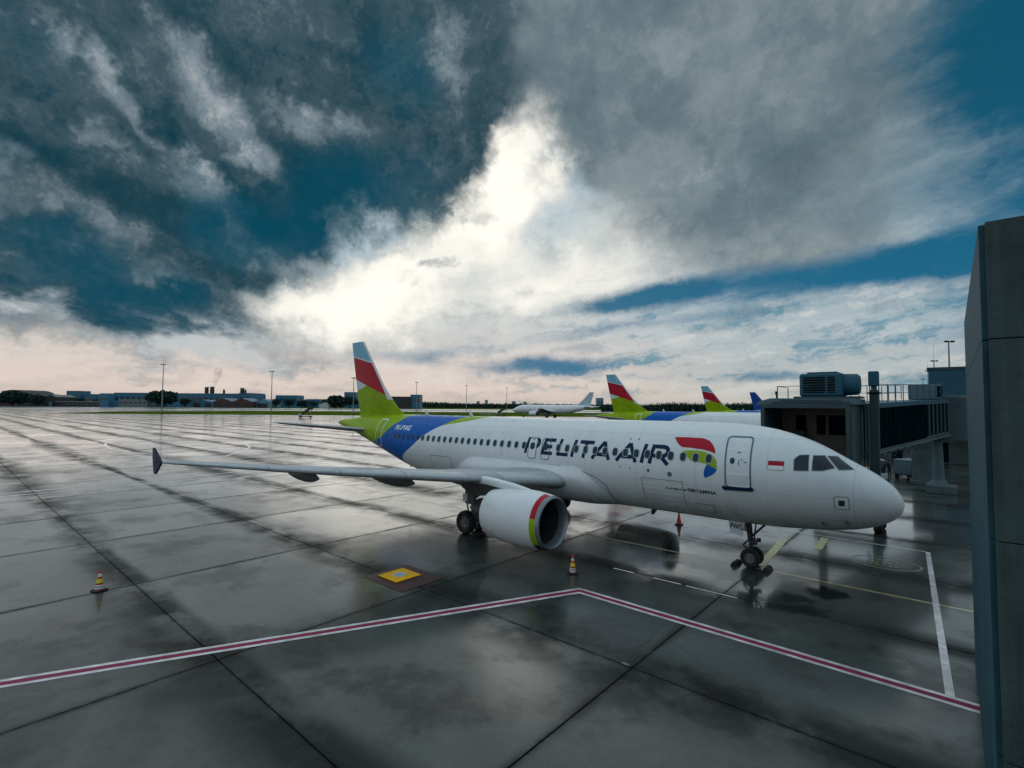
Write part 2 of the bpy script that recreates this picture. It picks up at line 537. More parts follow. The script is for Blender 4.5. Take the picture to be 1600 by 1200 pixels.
def slab_material(name, joints):
    """wet concrete: damp film and standing puddles over trowelled slabs"""
    m = bpy.data.materials.new(name)
    m.use_nodes = True
    t = m.node_tree
    g = G(t)
    b = t.nodes['Principled BSDF']
    pos = g.new('ShaderNodeNewGeometry').outputs['Position']
    xyz = g.sep(pos)
    flat = g.comb(xyz[0], xyz[1], 0.0)
    big = g.noise(flat, 0.075, 5, 0.6)
    mid = g.noise(g.vm('ADD', flat, (31, 7, 0)), 0.38, 7, 0.66)
    fine = g.noise(flat, 4.5, 6, 0.68)
    grain = g.noise(flat, 38.0, 3, 0.7)
    # broom marks run across the slab
    broom = g.noise(g.vm('MULTIPLY', flat, (0.6, 13.0, 1)), 1.0, 3, 0.6)
    cx = g.m('DIVIDE', g.sub(xyz[0], JX0), JDX)
    cy = g.m('DIVIDE', g.sub(xyz[1], JY0), JDY)
    wn_ = g.new('ShaderNodeTexWhiteNoise', noise_dimensions='2D')
    g.put(wn_.inputs['Vector'], g.comb(g.m('FLOOR', cx), g.m('FLOOR', cy)))
    rnd = wn_.outputs['Value']
    rnd2 = g.sep(wn_.outputs['Color'])[1]
    wet = g.add(g.add(g.mul(g.sub(big, 0.5), 1.7), g.mul(g.sub(mid, 0.5), 1.2)), g.m('MULTIPLY_ADD', rnd, 0.34, -0.17))
    # damp strips along the joints
    jy = g.m('ABSOLUTE', g.sub(g.m('FRACT', cy), 0.5))
    jx = g.m('ABSOLUTE', g.sub(g.m('FRACT', cx), 0.5))
    longn = g.noise(g.vm('MULTIPLY', flat, (0.022, 0.14, 1)), 1.0, 4, 0.6)
    damp = g.m('MAXIMUM', g.ss(jy, g.ss(longn, 0.36, 0.60, 0.44, 0.14), 0.47), g.ss(jx, 0.46, 0.5, 0, 0.6))
    dampn = g.mul(damp, g.ss(mid, 0.30, 0.58))
    dirt = g.mul(g.m('MAXIMUM', g.ss(jy, 0.475, 0.498), g.ss(jx, 0.478, 0.498)), g.ss(fine, 0.35, 0.6))
    tone = g.add(g.add(g.mul(mid, 0.60), g.mul(fine, 0.28)), g.m('MULTIPLY_ADD', rnd2, 0.20, 0.02))
    base = g.ramp(tone, [(0.28, (0.014, 0.018, 0.017)), (0.45, (0.030, 0.038, 0.036)), (0.60, (0.054, 0.068, 0.063)), (0.78, (0.105, 0.125, 0.116))])
    stain = g.ss(g.noise(g.vm('ADD', flat, (4, 91, 0)), 0.26, 6, 0.7), 0.49, 0.63)
    base = g.mix(g.mul(stain, 0.75), base, (0.010, 0.011, 0.011))
    rust = g.ss(g.noise(g.vm('ADD', flat, (64, 11, 0)), 0.31, 4, 0.6), 0.60, 0.74)
    base = g.mix(g.mul(rust, 0.40), base, (0.055, 0.032, 0.018))
    # rubber left where wheels roll onto the stand
    ay = g.m('ABSOLUTE', xyz[1])
    tr = g.m('MAXIMUM', g.ss(g.m('ABSOLUTE', g.sub(ay, 3.8)), 0.75, 0.25), g.ss(ay, 0.55, 0.2))
    tr = g.mul(g.mul(tr, g.ss(xyz[0], 3.0, 8.0)), g.ss(mid, 0.35, 0.6))
    base = g.mix(g.mul(tr, 0.55), base, (0.011, 0.012, 0.012))
    wn = g.add(g.mul(g.sub(mid, 0.5), 1.9), g.mul(g.sub(fine, 0.5), 0.25))
    spots = None
    for (px, py, rx, ry) in PUDDLES:
        q = g.vm('LENGTH', g.vm('MULTIPLY', g.vm('SUBTRACT', flat, (px, py, 0)), (1/rx, 1/ry, 0)), out=1)
        k = g.ss(g.add(q, wn), 1.05, 0.45)
        spots = k if spots is None else g.m('MAXIMUM', spots, k)
    pud = g.m('MAXIMUM', g.ss(wet, 0.05, 0.75), spots)
    base = g.mix(g.mul(pud, 0.6), base, (0.014, 0.017, 0.017))
    base = g.mix(g.mul(dampn, 0.75), base, (0.010, 0.012, 0.012))
    base = g.mix(g.mul(dirt, 0.7), base, (0.008, 0.009, 0.009))
    base = g.mix(1.0, base, g.ramp(grain, [(0.3, (0.58, 0.58, 0.58)), (0.7, (1.40, 1.40, 1.40))]), 'MULTIPLY')
    if joints:
        line = g.m('MAXIMUM', g.ss(jy, 0.494, 0.498), g.ss(jx, 0.495, 0.4985))
        base = g.mix(g.mul(line, 0.85), base, (0.008, 0.009, 0.009))
    g.put(b.inputs['Base Color'], base)
    ro = g.m('MULTIPLY_ADD', g.sub(mid, 0.5), 0.5, 0.33)
    ro = g.m('MULTIPLY_ADD', pud, -0.24, ro)
    ro = g.m('MULTIPLY_ADD', dampn, 0.12, ro)
    ro = g.m('MAXIMUM', g.m('MULTIPLY_ADD', g.sub(broom, 0.5), 0.12, ro), 0.06)
    g.put(b.inputs['Roughness'], ro)
    b.inputs['IOR'].default_value = 1.45
    g.put(b.inputs['Specular IOR Level'], g.m('MULTIPLY_ADD', dampn, -0.22, 0.27))
    # rain film, patchy from slab to slab
    film = g.m('MAXIMUM', g.ss(wet, -0.45, 0.10, 0.55, 1.0), pud)
    film = g.mul(film, g.m('MULTIPLY_ADD', dampn, -0.88, 1.0))
    film = g.mul(film, g.m('MULTIPLY_ADD', dirt, -0.8, 1.0))
    film = g.mul(film, g.m('MULTIPLY_ADD', stain, -0.5, 1.0))
    g.put(b.inputs['Coat Weight'], film)
    b.inputs['Coat IOR'].default_value = 1.44
    cr = g.ss(g.add(pud, g.mul(g.sub(mid, 0.5), 0.7)), -0.25, 0.75, 0.11, 0.04)
    g.put(b.inputs['Coat Roughness'], g.m('MULTIPLY_ADD', rnd2, 0.07, cr))
    h = g.add(g.mul(fine, 0.5), g.mul(broom, 0.35))
    h = g.mul(h, g.ss(pud, 0.0, 1.0, 1.0, 0.08))
    bp = g.new('ShaderNodeBump')
    bp.inputs['Strength'].default_value = 0.22
    bp.inputs['Distance'].default_value = 0.012
    g.put(bp.inputs['Height'], h)
    t.links.new(bp.outputs[0], b.inputs['Normal'])
    b2 = g.new('ShaderNodeBump')
    b2.inputs['Strength'].default_value = 0.05
    b2.inputs['Distance'].default_value = 0.012
    g.put(b2.inputs['Height'], fine)
    t.links.new(b2.outputs[0], b.inputs['Coat Normal'])
    MATS[name] = m
    return m


# standing water: x, y, half lengths
PUDDLES = [(4.0, 3.4, 2.2, 1.5), (2.2, 1.4, 0.9, 0.9), (8.5, -2.0, 4.0, 4.5), (13.5, -3.0, 3.0, 4.0), (7.5, 2.6, 2.2, 1.3)]
JX0, JDX, JY0, JDY = 4.90, 8.15, 10.75, 6.75
slab_material('wet_concrete', False)
slab_material('wet_concrete_far', True)
mat('joint_filler', (0.014, 0.015, 0.015), 0.5, var=0.2)

# ------------------------------------------------------------------ ground
I0, I1, K0, K1 = -3, 17, -10, 5            # 20 x 15 slabs laid one by one
GX0, GX1 = JX0+JDX*I0, JX0+JDX*I1
GY0, GY1 = JY0+JDY*K0, JY0+JDY*K1
ground = pyd('ground', [(-4000, -7000, -.16), (8000, -7000, -.16), (8000, 5000, -.16), (-4000, 5000, -.16)], [(0, 1, 2, 3)],
             M_['joint_filler'])
tag(ground, kind='structure')
fx0, fx1, fy0, fy1 = -4000, 8000, -7000, 5000
v, f = [], []
for (a, b, c, d) in ((fx0, fx1, GY1, fy1), (fx0, fx1, fy0, GY0), (fx0, GX0, GY0, GY1), (GX1, fx1, GY0, GY1)):
    n = len(v)
    v += [(a, c, 0), (b, c, 0), (b, d, 0), (a, d, 0)]
    f.append((n, n+1, n+2, n+3))
apron = pyd('apron', v, f, M_['wet_concrete_far'])
tag(apron, kind='structure')
mb = MB()
gx, gy = 0.014, 0.014
mb.box(gx, JDX-gx, gy, JDY-gy, -0.15, 0.0)
es = [e for e in mb.bm.edges if all(vv.co.z > -0.01 for vv in e.verts)]
bmesh.ops.bevel(mb.bm, geom=es, offset=0.012, segments=1, affect='EDGES')
me = bpy.data.meshes.new('concrete_slab')
mb.bm.to_mesh(me)
mb.bm.free()
for i in range(I0, I1):
    for k in range(K0, K1):
        link('concrete_slab', me, M_['wet_concrete'], apron, loc=(JX0+JDX*i, JY0+JDY*k, 0))


def strip(name, pts, w, m, z=0.005, closed=False, parent=apron, off=0.0):
    """flat painted line along pts, width w, shifted sideways by off"""
    P = [Vector((p[0], p[1])) for p in pts]
    n = len(P)
    vv, ff = [], []
    for i in range(n):
        a = P[(i-1) % n] if (closed or i > 0) else None
        b = P[(i+1) % n] if (closed or i < n-1) else None
        d1 = (P[i]-a).normalized() if a is not None else (b-P[i]).normalized()
        d2 = (b-P[i]).normalized() if b is not None else d1
        n1, n2 = Vector((-d1.y, d1.x)), Vector((-d2.y, d2.x))
        mm = (n1+n2).normalized()
        s = 1/max(0.3, mm.dot(n1))
        for k in (off+w/2, off-w/2):
            q = P[i]+mm*k*s
            vv.append((q.x, q.y, z))
    cnt = n if closed else n-1
    for i in range(cnt):
        j = (i+1) % n
        ff.append((2*i, 2*i+1, 2*j+1, 2*j))
    return pyd(name, vv, ff, m, parent)


# red and white stand boundary
bl = [(-9.0, 7.30), (8.84, 7.17), (15.58, 21.29), (22.4, 35.6)]
strip('painted_red_line', bl, 0.17, M_['line_red'])
strip('painted_white_line', bl, 0.13, M_['line_white'], off=0.165)
strip('painted_white_line', bl, 0.13, M_['line_white'], off=-0.165)
# equipment box behind the nose
strip('painted_white_line', [(-0.34, -7.6), (-1.14, 7.05)], 0.17, M_['line_white'], z=0.009)
strip('painted_white_line', [(-0.25, -7.62), (3.4, -7.68), (16.5, -8.1)], 0.14, M_['line_white'])
# lead-in line and stop bars
strip('painted_yellow_line', [(-3.5, 0.17), (30, 0.25), (44, 0.0), (52, -0.5), (61, -1.1), (67.8, -1.8)], 0.16, M_['line_yellow'])
strip('painted_yellow_line', [(4.82, -0.2), (5.14, -5.6)], 0.34, M_['line_cream'], z=0.010)
strip('painted_yellow_line', [(3.53, -4.7), (3.66, -7.3)], 0.34, M_['line_cream'], z=0.010)
for (a, b) in ((9.2, 8.3), (7.5, 6.4), (6.2, 4.4)):
    strip('painted_white_line', [(a, 4.12), (b, 4.10)], 0.07, M_['line_white'])
# oval stand mark with rows of small strokes
ov = [(0.96+1.20*math.cos(t), -4.3+0.98*math.sin(t)) for t in np.linspace(0, 2*math.pi, 49)[:-1]]
strip('painted_oval', ov, 0.08, M_['line_faded'], closed=True)
for row, yy in enumerate((-4.75, -4.3, -3.85)):
    for k in range(5):
        x0 = 1.5-k*0.22
        strip('painted_stroke', [(x0, yy), (x0-0.10-0.05*((k+row) % 2), yy+0.02)], 0.16, M_['line_faded'])
# cracks and a spalled corner by the slab joint
for pts in ([(4.98, 10.62), (5.12, 10.25), (5.06, 9.9), (5.28, 9.45), (5.22, 9.0), (5.42, 8.4), (5.36, 7.75)], [(5.06, 9.9), (5.3, 9.75), (5.42, 9.5)], [(4.94, 10.7), (5.16, 10.58), (5.3, 10.3)],
            [(12.95, 13.2), (13.1, 13.6), (13.05, 14.0), (13.3, 14.5)], [(20.8, 12.4), (20.55, 12.7), (20.6, 13.1), (20.3, 13.4)]):
    strip('crack', pts, 0.018, M_['joint_filler'], z=0.003)
sp = [(4.99, 10.66), (5.10, 10.60), (5.20, 10.64), (5.24, 10.72), (5.12, 10.735), (5.02, 10.73)]
pyd('spalled_patch', [(x, y, 0.003) for x, y in sp], [tuple(range(6))], M_['shed_grey'], apron)
# taxilane edge and turning circle farther out
strip('painted_white_line', [(49.7, 60), (50.6, 19), (50.3, 10), (51.8, -2.6), (54, -60)], 0.26, M_['line_white'])
strip('painted_white_line', [(47.9, 60), (48.9, 19), (48.3, 10), (49.8, -2.6), (52, -60)], 0.26, M_['line_white'])
circ = [(97.0, 5.0), (103, 3.9), (107.5, 1.8), (110, -0.8), (111.2, -4), (110, -7.4), (106, -10.2), (100, -11.6), (93, -12.1), (86, -11.4),
        (79.6, -9.4), (74, -6.2), (67.8, -1.8), (70.7, 1.0), (76.4, 3.6), (84, 5.0), (90, 5.5)]
strip('painted_circle_line', circ, 0.32, M_['line_white'], closed=True)
strip('painted_white_line', [(103, 40), (102, 16), (101, 9.2), (97, 5)], 0.28, M_['line_white'])

# far field: grass island, taxiway, runway
def band(name, u0, u1, d0, d1, m, z, taper=0.0):
    vv = [at(u0+taper, d0, z), at(u1, d0, z), at(u1, d1, z), at(u0, d1, z)]
    return tag(pyd(name, vv, [(0, 1, 2, 3)], M_[m]), kind='structure')


vv = [at(70, 322, .02), at(180, 318, .02), at(2400, 318, .02), at(2400, 520, .02), at(420, 520, .02), at(190, 420, .02), at(100, 340, .02)]
tag(pyd('grass_island', vv, [tuple(range(len(vv)))], M_['grass']), kind='structure')
band('taxiway', -900, 2400, 560, 640, 'runway_pale', .03)
band('grass_verge', 250, 2400, 640, 700, 'grass', .02)
band('runway', -900, 2400, 720, 900, 'runway_pale', .03)
band('far_field', -1500, 2600, 905, 2500, 'grass', .02)

# ------------------------------------------------------------------ airliner
FX = [0, .05, .15, .3, .6, 1, 1.5, 2, 2.5, 3, 4, 5, 6, 8, 23, 24, 25, 27, 29, 31, 33, 35, 36.5, 37.4, 37.57]
TOP = [3.15, 3.38, 3.58, 3.78, 4.04, 4.30, 4.58, 4.87, 5.15, 5.37, 5.68, 5.84, 5.90, 5.91, 5.91, 5.91, 5.91, 5.91, 5.9, 5.85, 5.74, 5.56, 5.40, 5.28, 5.2]
BOT = [3.15, 2.93, 2.76, 2.61, 2.41, 2.24, 2.10, 2.01, 1.94, 1.89, 1.81, 1.78, 1.77, 1.77, 1.77, 1.80, 1.88, 2.28, 2.82, 3.38, 3.92, 4.43, 4.76, 4.93, 5.0]
HW = [0, .22, .42, .62, .90, 1.16, 1.38, 1.55, 1.68, 1.78, 1.91, 1.96, 1.975, 1.975, 1.975, 1.975, 1.965, 1.86, 1.66, 1.37, 1.02, .62, .34, .17, .1]
ZC = [3.15, 3.15, 3.16, 3.18, 3.24, 3.32, 3.42, 3.52, 3.61, 3.68, 3.78, 3.83, 3.84, 3.84, 3.84, 3.85, 3.88, 4.05, 4.3, 4.55, 4.78, 4.97, 5.07, 5.1, 5.1]


def pchip(xs, ys):
    xs = np.array(xs, float); ys = np.array(ys, float)
    h = np.diff(xs); d = np.diff(ys)/h
    m = np.zeros(len(xs))
    for i in range(1, len(xs)-1):
        if d[i-1]*d[i] > 0:
            w1 = 2*h[i]+h[i-1]; w2 = h[i]+2*h[i-1]
            m[i] = (w1+w2)/(w1/d[i-1]+w2/d[i])
    m[0] = d[0]; m[-1] = d[-1]

    def fn(x):
        x = min(max(x, xs[0]), xs[-1])
        i = min(max(int(np.searchsorted(xs, x))-1, 0), len(h)-1)
        t = (x-xs[i])/h[i]
        return float(ys[i]*(1+2*t)*(1-t)**2+m[i]*h[i]*t*(1-t)**2+ys[i+1]*t*t*(3-2*t)+m[i+1]*h[i]*t*t*(t-1))
    return fn


fT, fB, fW, fC = (pchip(FX, a) for a in (TOP, BOT, HW, ZC))


def skin(x, z, off=0.0):
    """point of the starboard skin at station x, height z, raised by off"""
    t, b, w, c = fT(x), fB(x), fW(x), fC(x)
    hh = (t-c) if z > c else (c-b)
    q = max(-0.999, min(0.999, (z-c)/hh))
    y = w*math.sqrt(1-q*q)
    n = Vector((y/w**2, (z-c)/hh**2)).normalized() if w > 1e-4 else Vector((1, 0))
    return Vector((x, y+n.x*off, c+q*hh+n.y*off))


def patch(name, outline, off, m, parent, cuts=2):
    """filled outline in (x, z) laid on the skin"""
    bm = bmesh.new()
    vs_ = [bm.verts.new((x, 0, z)) for x, z in outline]
    fc = bm.faces.new(vs_)
    bmesh.ops.triangulate(bm, faces=[fc])
    if cuts:
        bmesh.ops.subdivide_edges(bm, edges=bm.edges[:], cuts=cuts, use_grid_fill=True)
    for vv in bm.verts:
        vv.co = skin(vv.co.x, vv.co.z, off)
    bmesh.ops.recalc_face_normals(bm, faces=bm.faces)
    me = bpy.data.meshes.new(name)
    bm.to_mesh(me); bm.free()
    return link(name, me, m, parent)


def rline(pts, w, off, closed=False, step=0.12):
    """strip of quads of width w along pts in (x,z), on the skin; returns verts, faces"""
    P = [Vector(p) for p in pts]
    if closed: P.append(P[0])
    Q = []
    for a, b in zip(P, P[1:]):
        n = max(1, int((b-a).length/step))
        Q += [a+(b-a)*i/n for i in range(n)]
    if not closed: Q.append(P[-1])
    n = len(Q)
    vv, ff = [], []
    for i in range(n):
        a = Q[(i-1) % n] if closed or i > 0 else Q[i]
        b = Q[(i+1) % n] if closed or i < n-1 else Q[i]
        d = (b-a).normalized()
        d1 = (Q[i]-a).normalized() if (Q[i]-a).length > 1e-6 else d
        nn = Vector((-d.y, d.x))
        s = 1/max(0.55, d.dot(d1))
        for k in (w/2*s, -w/2*s):
            q = Q[i]+nn*k
            vv.append(skin(q.x, q.y, off))
    for i in range(n if closed else n-1):
        j = (i+1) % n
        ff.append((2*i, 2*i+1, 2*j+1, 2*j))
    return vv, ff


def stroke(name, plist, w, off, m, parent, closed=False):
    V, Fc = [], []
    for k, pts in enumerate(plist):
        vv, ff = rline(pts, w, off+0.0015*k, closed)
        n = len(V)
        V += vv
        Fc += [tuple(i+n for i in q) for q in ff]
    return pyd(name, V, Fc, m, parent)


def rrect(cx, cz, w, h, r, n=4, shear=0.0):
    pts = []
    for (sx, sz, a0) in ((1, 1, 0), (-1, 1, 90), (-1, -1, 180), (1, -1, 270)):
        for i in range(n+1):
            a = R_(a0+90*i/n)
            dz = sz*(h/2-r)+r*math.sin(a)
            pts.append((cx+sx*(w/2-r)+r*math.cos(a)+shear*dz, cz+dz))
    return pts


def textmesh(s, size):
    cu = bpy.data.curves.new('lettering', 'FONT')
    cu.body = s
    cu.size = size
    cu.offset = 0.028*size
    o = bpy.data.objects.new('lettering', cu)
    COL.objects.link(o)
    dg = bpy.context.evaluated_depsgraph_get()
    me = bpy.data.meshes.new_from_object(o.evaluated_get(dg))
    bpy.data.objects.remove(o)
    bpy.data.curves.remove(cu)
    return me


def skin_text(name, s, x0, z0, size, m, parent, off=0.007, shear=0.0, width=None, fat=1.0):
    me = textmesh(s, size)
    xs = [vv.co.x for vv in me.vertices]
    k = (width/max(xs)) if width else 1.0
    for vv in me.vertices:
        px, pz = vv.co.x*k, vv.co.y
        vv.co = skin(x0-(px+shear*pz), z0+pz, off)
    me.materials.clear()
    return link(name, me, m, parent)


def airliner_paint(name):
    """white body, green tail cone and blue swoosh; light grime and skin seams"""
    m = bpy.data.materials.new(name)
    m.use_nodes = True
    t = m.node_tree
    g = G(t)
    b = t.nodes['Principled BSDF']
    co = g.new('ShaderNodeTexCoord').outputs['Object']
    X, Y, Z = g.sep(co)[0:3]
    zn = g.m('DIVIDE', g.sub(Z, 1.7), 4.3, clamp=True)

    def edge(pts):
        pts = sorted((((z-1.7)/4.3, (x-18)/16) for x, z in pts))
        return g.m('MULTIPLY_ADD', g.curve(zn, pts), 16.0, 18.0)
    e1 = edge([(27.1, 1.7), (27.05, 2.6), (26.7, 3.1), (26.3, 3.38), (25.54, 3.77), (24.6, 4.4), (23.89, 4.87), (23.02, 5.3), (21.94, 5.79), (21.3, 5.95)])
    e2 = edge([(31.8, 1.7), (31.6, 3.4), (30.61, 3.89), (29.26, 4.34), (28.54, 4.82), (28.04, 5.19), (27.56, 5.51), (27.45, 5.7), (27.1, 5.95)])
    e0 = edge([(27.1, 1.7), (27.05, 2.6), (26.7, 3.1), (26.3, 3.38), (25.54, 3.77), (24.6, 4.4), (23.89, 4.87), (22.95, 5.3), (21.7, 5.50), (20.9, 5.66), (20.1, 5.84), (19.4, 5.95)])
    n1 = g.noise(co, 0.9, 5, 0.62)
    st = g.noise(g.vm('MULTIPLY', co, (2.2, 1.0, 0.5)), 1.0, 5, 0.6)
    white = g.ramp(g.add(g.mul(n1, 0.5), g.mul(st, 0.5)), [(0.25, (0.62, 0.66, 0.68)), (0.5, (0.70, 0.73, 0.75)), (0.75, (0.75, 0.775, 0.79))])
    grime = g.mul(g.ss(Z, 3.5, 2.1), g.ss(st, 0.38, 0.66))
    white = g.mix(g.mul(grime, 0.45), white, (0.33, 0.34, 0.33))
    gcol = g.mix(g.ss(n1, 0.3, 0.7), tuple(c*0.85 for c in GREEN), tuple(c*1.05 for c in GREEN))
    col = g.mix(g.m('GREATER_THAN', X, e0), white, gcol)
    col = g.mix(g.m('GREATER_THAN', X, e1), col, BLUE)
    col = g.mix(g.m('GREATER_THAN', X, e2), col, gcol)
    # skin seams
    fx = g.m('ABSOLUTE', g.sub(g.m('FRACT', g.m('DIVIDE', X, 2.665)), 0.5))
    lap = g.m('LESS_THAN', fx, 0.0035)
    for zz in (2.55, 3.35, 5.35):
        lap = g.m('MAXIMUM', lap, g.m('LESS_THAN', g.m('ABSOLUTE', g.sub(Z, zz)), 0.008))
    col = g.mix(g.mul(lap, 0.34), col, (0.12, 0.14, 0.15))
    g.put(b.inputs['Base Color'], col)
    g.put(b.inputs['Roughness'], g.ss(st, 0.3, 0.7, 0.22, 0.38))
    g.put(b.inputs['Specular IOR Level'], g.mix(g.m('GREATER_THAN', X, e0), (0.5, 0.5, 0.5), (0.12, 0.12, 0.12)))
    bp = g.new('ShaderNodeBump')
    bp.inputs['Strength'].default_value = 0.05
    bp.inputs['Distance'].default_value = 0.01
    g.put(bp.inputs['Height'], g.noise(co, 2.3, 3, 0.5))
    t.links.new(bp.outputs[0], b.inputs['Normal'])
    MATS[name] = m
    return m


def fin_paint(name):
    m = bpy.data.materials.new(name)
    m.use_nodes = True
    t = m.node_tree
    g = G(t)
    b = t.nodes['Principled BSDF']
    co = g.new('ShaderNodeTexCoord').outputs['Object']
    X, Y, Z = g.sep(co)[0:3]
    n1 = g.noise(co, 1.1, 5, 0.6)

    def line(x0, z0, x1, z1):
        k = (z1-z0)/(x1-x0)
        return g.m('GREATER_THAN', Z, g.m('MULTIPLY_ADD', X, k, z0-k*x0))
    gcol = g.mix(g.ss(n1, 0.3, 0.7), tuple(c*0.72 for c in GREEN), tuple(c*1.0 for c in GREEN))
    col = g.mix(line(33.56, 8.06, 35.04, 7.70), gcol, (0.62, 0.66, 0.70))
    low = line(35.28, 8.66, 30.68, 7.28)
    tri = g.mul(line(33.56, 8.06, 35.04, 7.70), g.m('GREATER_THAN', X, 33.5))
    col = g.mix(tri, gcol, (0.60, 0.66, 0.70))
    col = g.mix(low, col, g.mix(n1, (0.38, 0.005, 0.020), (0.47, 0.008, 0.028)))
    col = g.mix(line(35.55, 10.45, 32.58, 9.79), col, (0.60, 0.66, 0.70))
    col = g.mix(line(35.55, 10.56, 32.58, 9.90), col, (0.20, 0.46, 0.60))
    lead = g.m('LESS_THAN', X, g.m('MULTIPLY_ADD', Z, 0.794, 34.14-0.794*11.64+0.17))
    col = g.mix(g.mul(lead, g.m('GREATER_THAN', Z, 7.0)), col, (0.66, 0.64, 0.66))
    hinge = g.m('LESS_THAN', g.m('ABSOLUTE', g.sub(X, g.m('MULTIPLY_ADD', Z, 0.335, 33.0-0.335*6.0))), 0.018)
    col = g.mix(g.mul(hinge, 0.5), col, (0.05, 0.06, 0.06))
    g.put(b.inputs['Base Color'], col)
    b.inputs['Roughness'].default_value = 0.4
    b.inputs['Specular IOR Level'].default_value = 0.18
    MATS[name] = m
    return m


airliner_paint('livery')
fin_paint('fin_livery')


def loft(name, rings, m, parent, cap=True, smooth=True):
    """rings: list of equal-length point rings"""
    n = len(rings[0])
    V = [p for r in rings for p in r]
    Fc = []
    for i in range(len(rings)-1):
        for k in range(n):
            j = (k+1) % n
            Fc.append((i*n+k, i*n+j, (i+1)*n+j, (i+1)*n+k))
    if cap:
        Fc.append(tuple(range(n))[::-1])
        Fc.append(tuple((len(rings)-1)*n+k for k in range(n)))
    me = bpy.data.meshes.new(name)
    me.from_pydata([tuple(map(float, p)) for p in V], [], Fc)
    bm = bmesh.new(); bm.from_mesh(me)
    bmesh.ops.recalc_face_normals(bm, faces=bm.faces)
    bm.to_mesh(me); bm.free()
    o = link(name, me, m, parent, smooth=smooth)
    if smooth: me.set_sharp_from_angle(angle=R_(50))
    return o


def foil(n=18, tc=0.12, camber=0.015):
    """closed airfoil ring, x 0..1 from nose, going over the top then back below"""
    xs = [0.5*(1-math.cos(math.pi*i/n)) for i in range(n+1)]
    th = lambda x: 5*tc*(0.2969*math.sqrt(x)-0.126*x-0.3516*x*x+0.2843*x**3-0.1036*x**4)
    cm = lambda x: camber*4*x*(1-x)
    up = [(x, cm(x)+th(x)) for x in xs]
    dn = [(x, cm(x)-th(x)) for x in xs[1:-1]][::-1]
    return up+dn


# wing plan (starboard): y, leading edge x, chord, leading edge z, thickness
WING = [(1.2, 12.6, 7.3, 2.78, .15), (2.0, 13.0, 6.9, 2.86, .148), (4.0, 13.98, 5.9, 3.04, .135), (6.4, 15.18, 4.75, 3.24, .12), (9.0, 16.48, 3.95, 3.50, .112),
        (13.0, 18.48, 2.78, 3.93, .108), (16.2, 20.08, 1.75, 4.32, .09), (16.95, 20.5, 1.2, 4.40, .08)]


def wing_at(y):
    for a, b in zip(WING, WING[1:]):
        if a[0] <= y <= b[0]:
            t = (y-a[0])/(b[0]-a[0])
            return [a[i]+(b[i]-a[i])*t for i in range(5)]
    return list(WING[-1])


def build_wing(root, s, M):
    rings = []
    for (y, xl, c, z, tc) in WING:
        rings.append([(xl+px*c, s*y, z+pz*c-0.035*px*c) for px, pz in foil(18, tc)])
    w = loft('wing', rings, M['white'], root)
    # slats along the leading edge, gaps between them
    spans = [(2.3, 5.0), (6.55, 9.0), (9.06, 11.4), (11.46, 13.8), (13.86, 16.1)]
    for (a, b) in spans:
        rg = []
        for k in range(5):
            y = a+(b-a)*k/4
            y_, xl, c, z, tc = wing_at(y)
            fo = foil(40, tc)
            top = [q for q in fo[:41] if q[0] <= 0.135]
            bot = [q for q in fo[41:] if q[0] <= 0.05]
            ring = bot+top
            rg.append([(xl+px*c-0.018, s*y, z+pz*c-0.035*px*c+(0.012 if i >= len(bot) else -0.012)) for i, (px, pz) in enumerate(ring)])
        loft('slat', rg, M['slat'], w)
    # flap-track fairings
    for (y, L, r) in ((4.15, 4.2, .23), (8.3, 3.6, .23), (12.0, 2.8, .19)):
        y_, xl, c, z, tc = wing_at(y)
        xe = xl+c+0.15
        prof = [(xe-L+L*t, r*math.sin(math.pi*min(1, (t*0.98+0.01))**0.8)**0.75) for t in np.linspace(0, 1, 15)]
        mb = MB()
        mb.lathe(prof, 16, Matrix.Translation((0, s*y, z-0.20-0.035*c)) @ Matrix.Diagonal((1, 0.75, 1.25, 1)))
        mb.build('flap_fairing', M['fair'], w, smooth=True)
    # wingtip fence: swept blades above and below the tip
    up = [(20.6, 4.42), (21.55, 4.88), (21.75, 4.88), (21.7, 4.42)]
    dn = [(20.6, 4.40), (21.7, 4.40), (21.5, 3.92), (21.28, 3.92)]
    for pts in (up, dn):
        mb = MB()
        mb.poly([(x, s*16.96-0.03, z+ (0 if True else 0)) for x, z in pts], (0, 0.06, 0))
        mb.build('wingtip_fence', M['fence'], w)
    return w


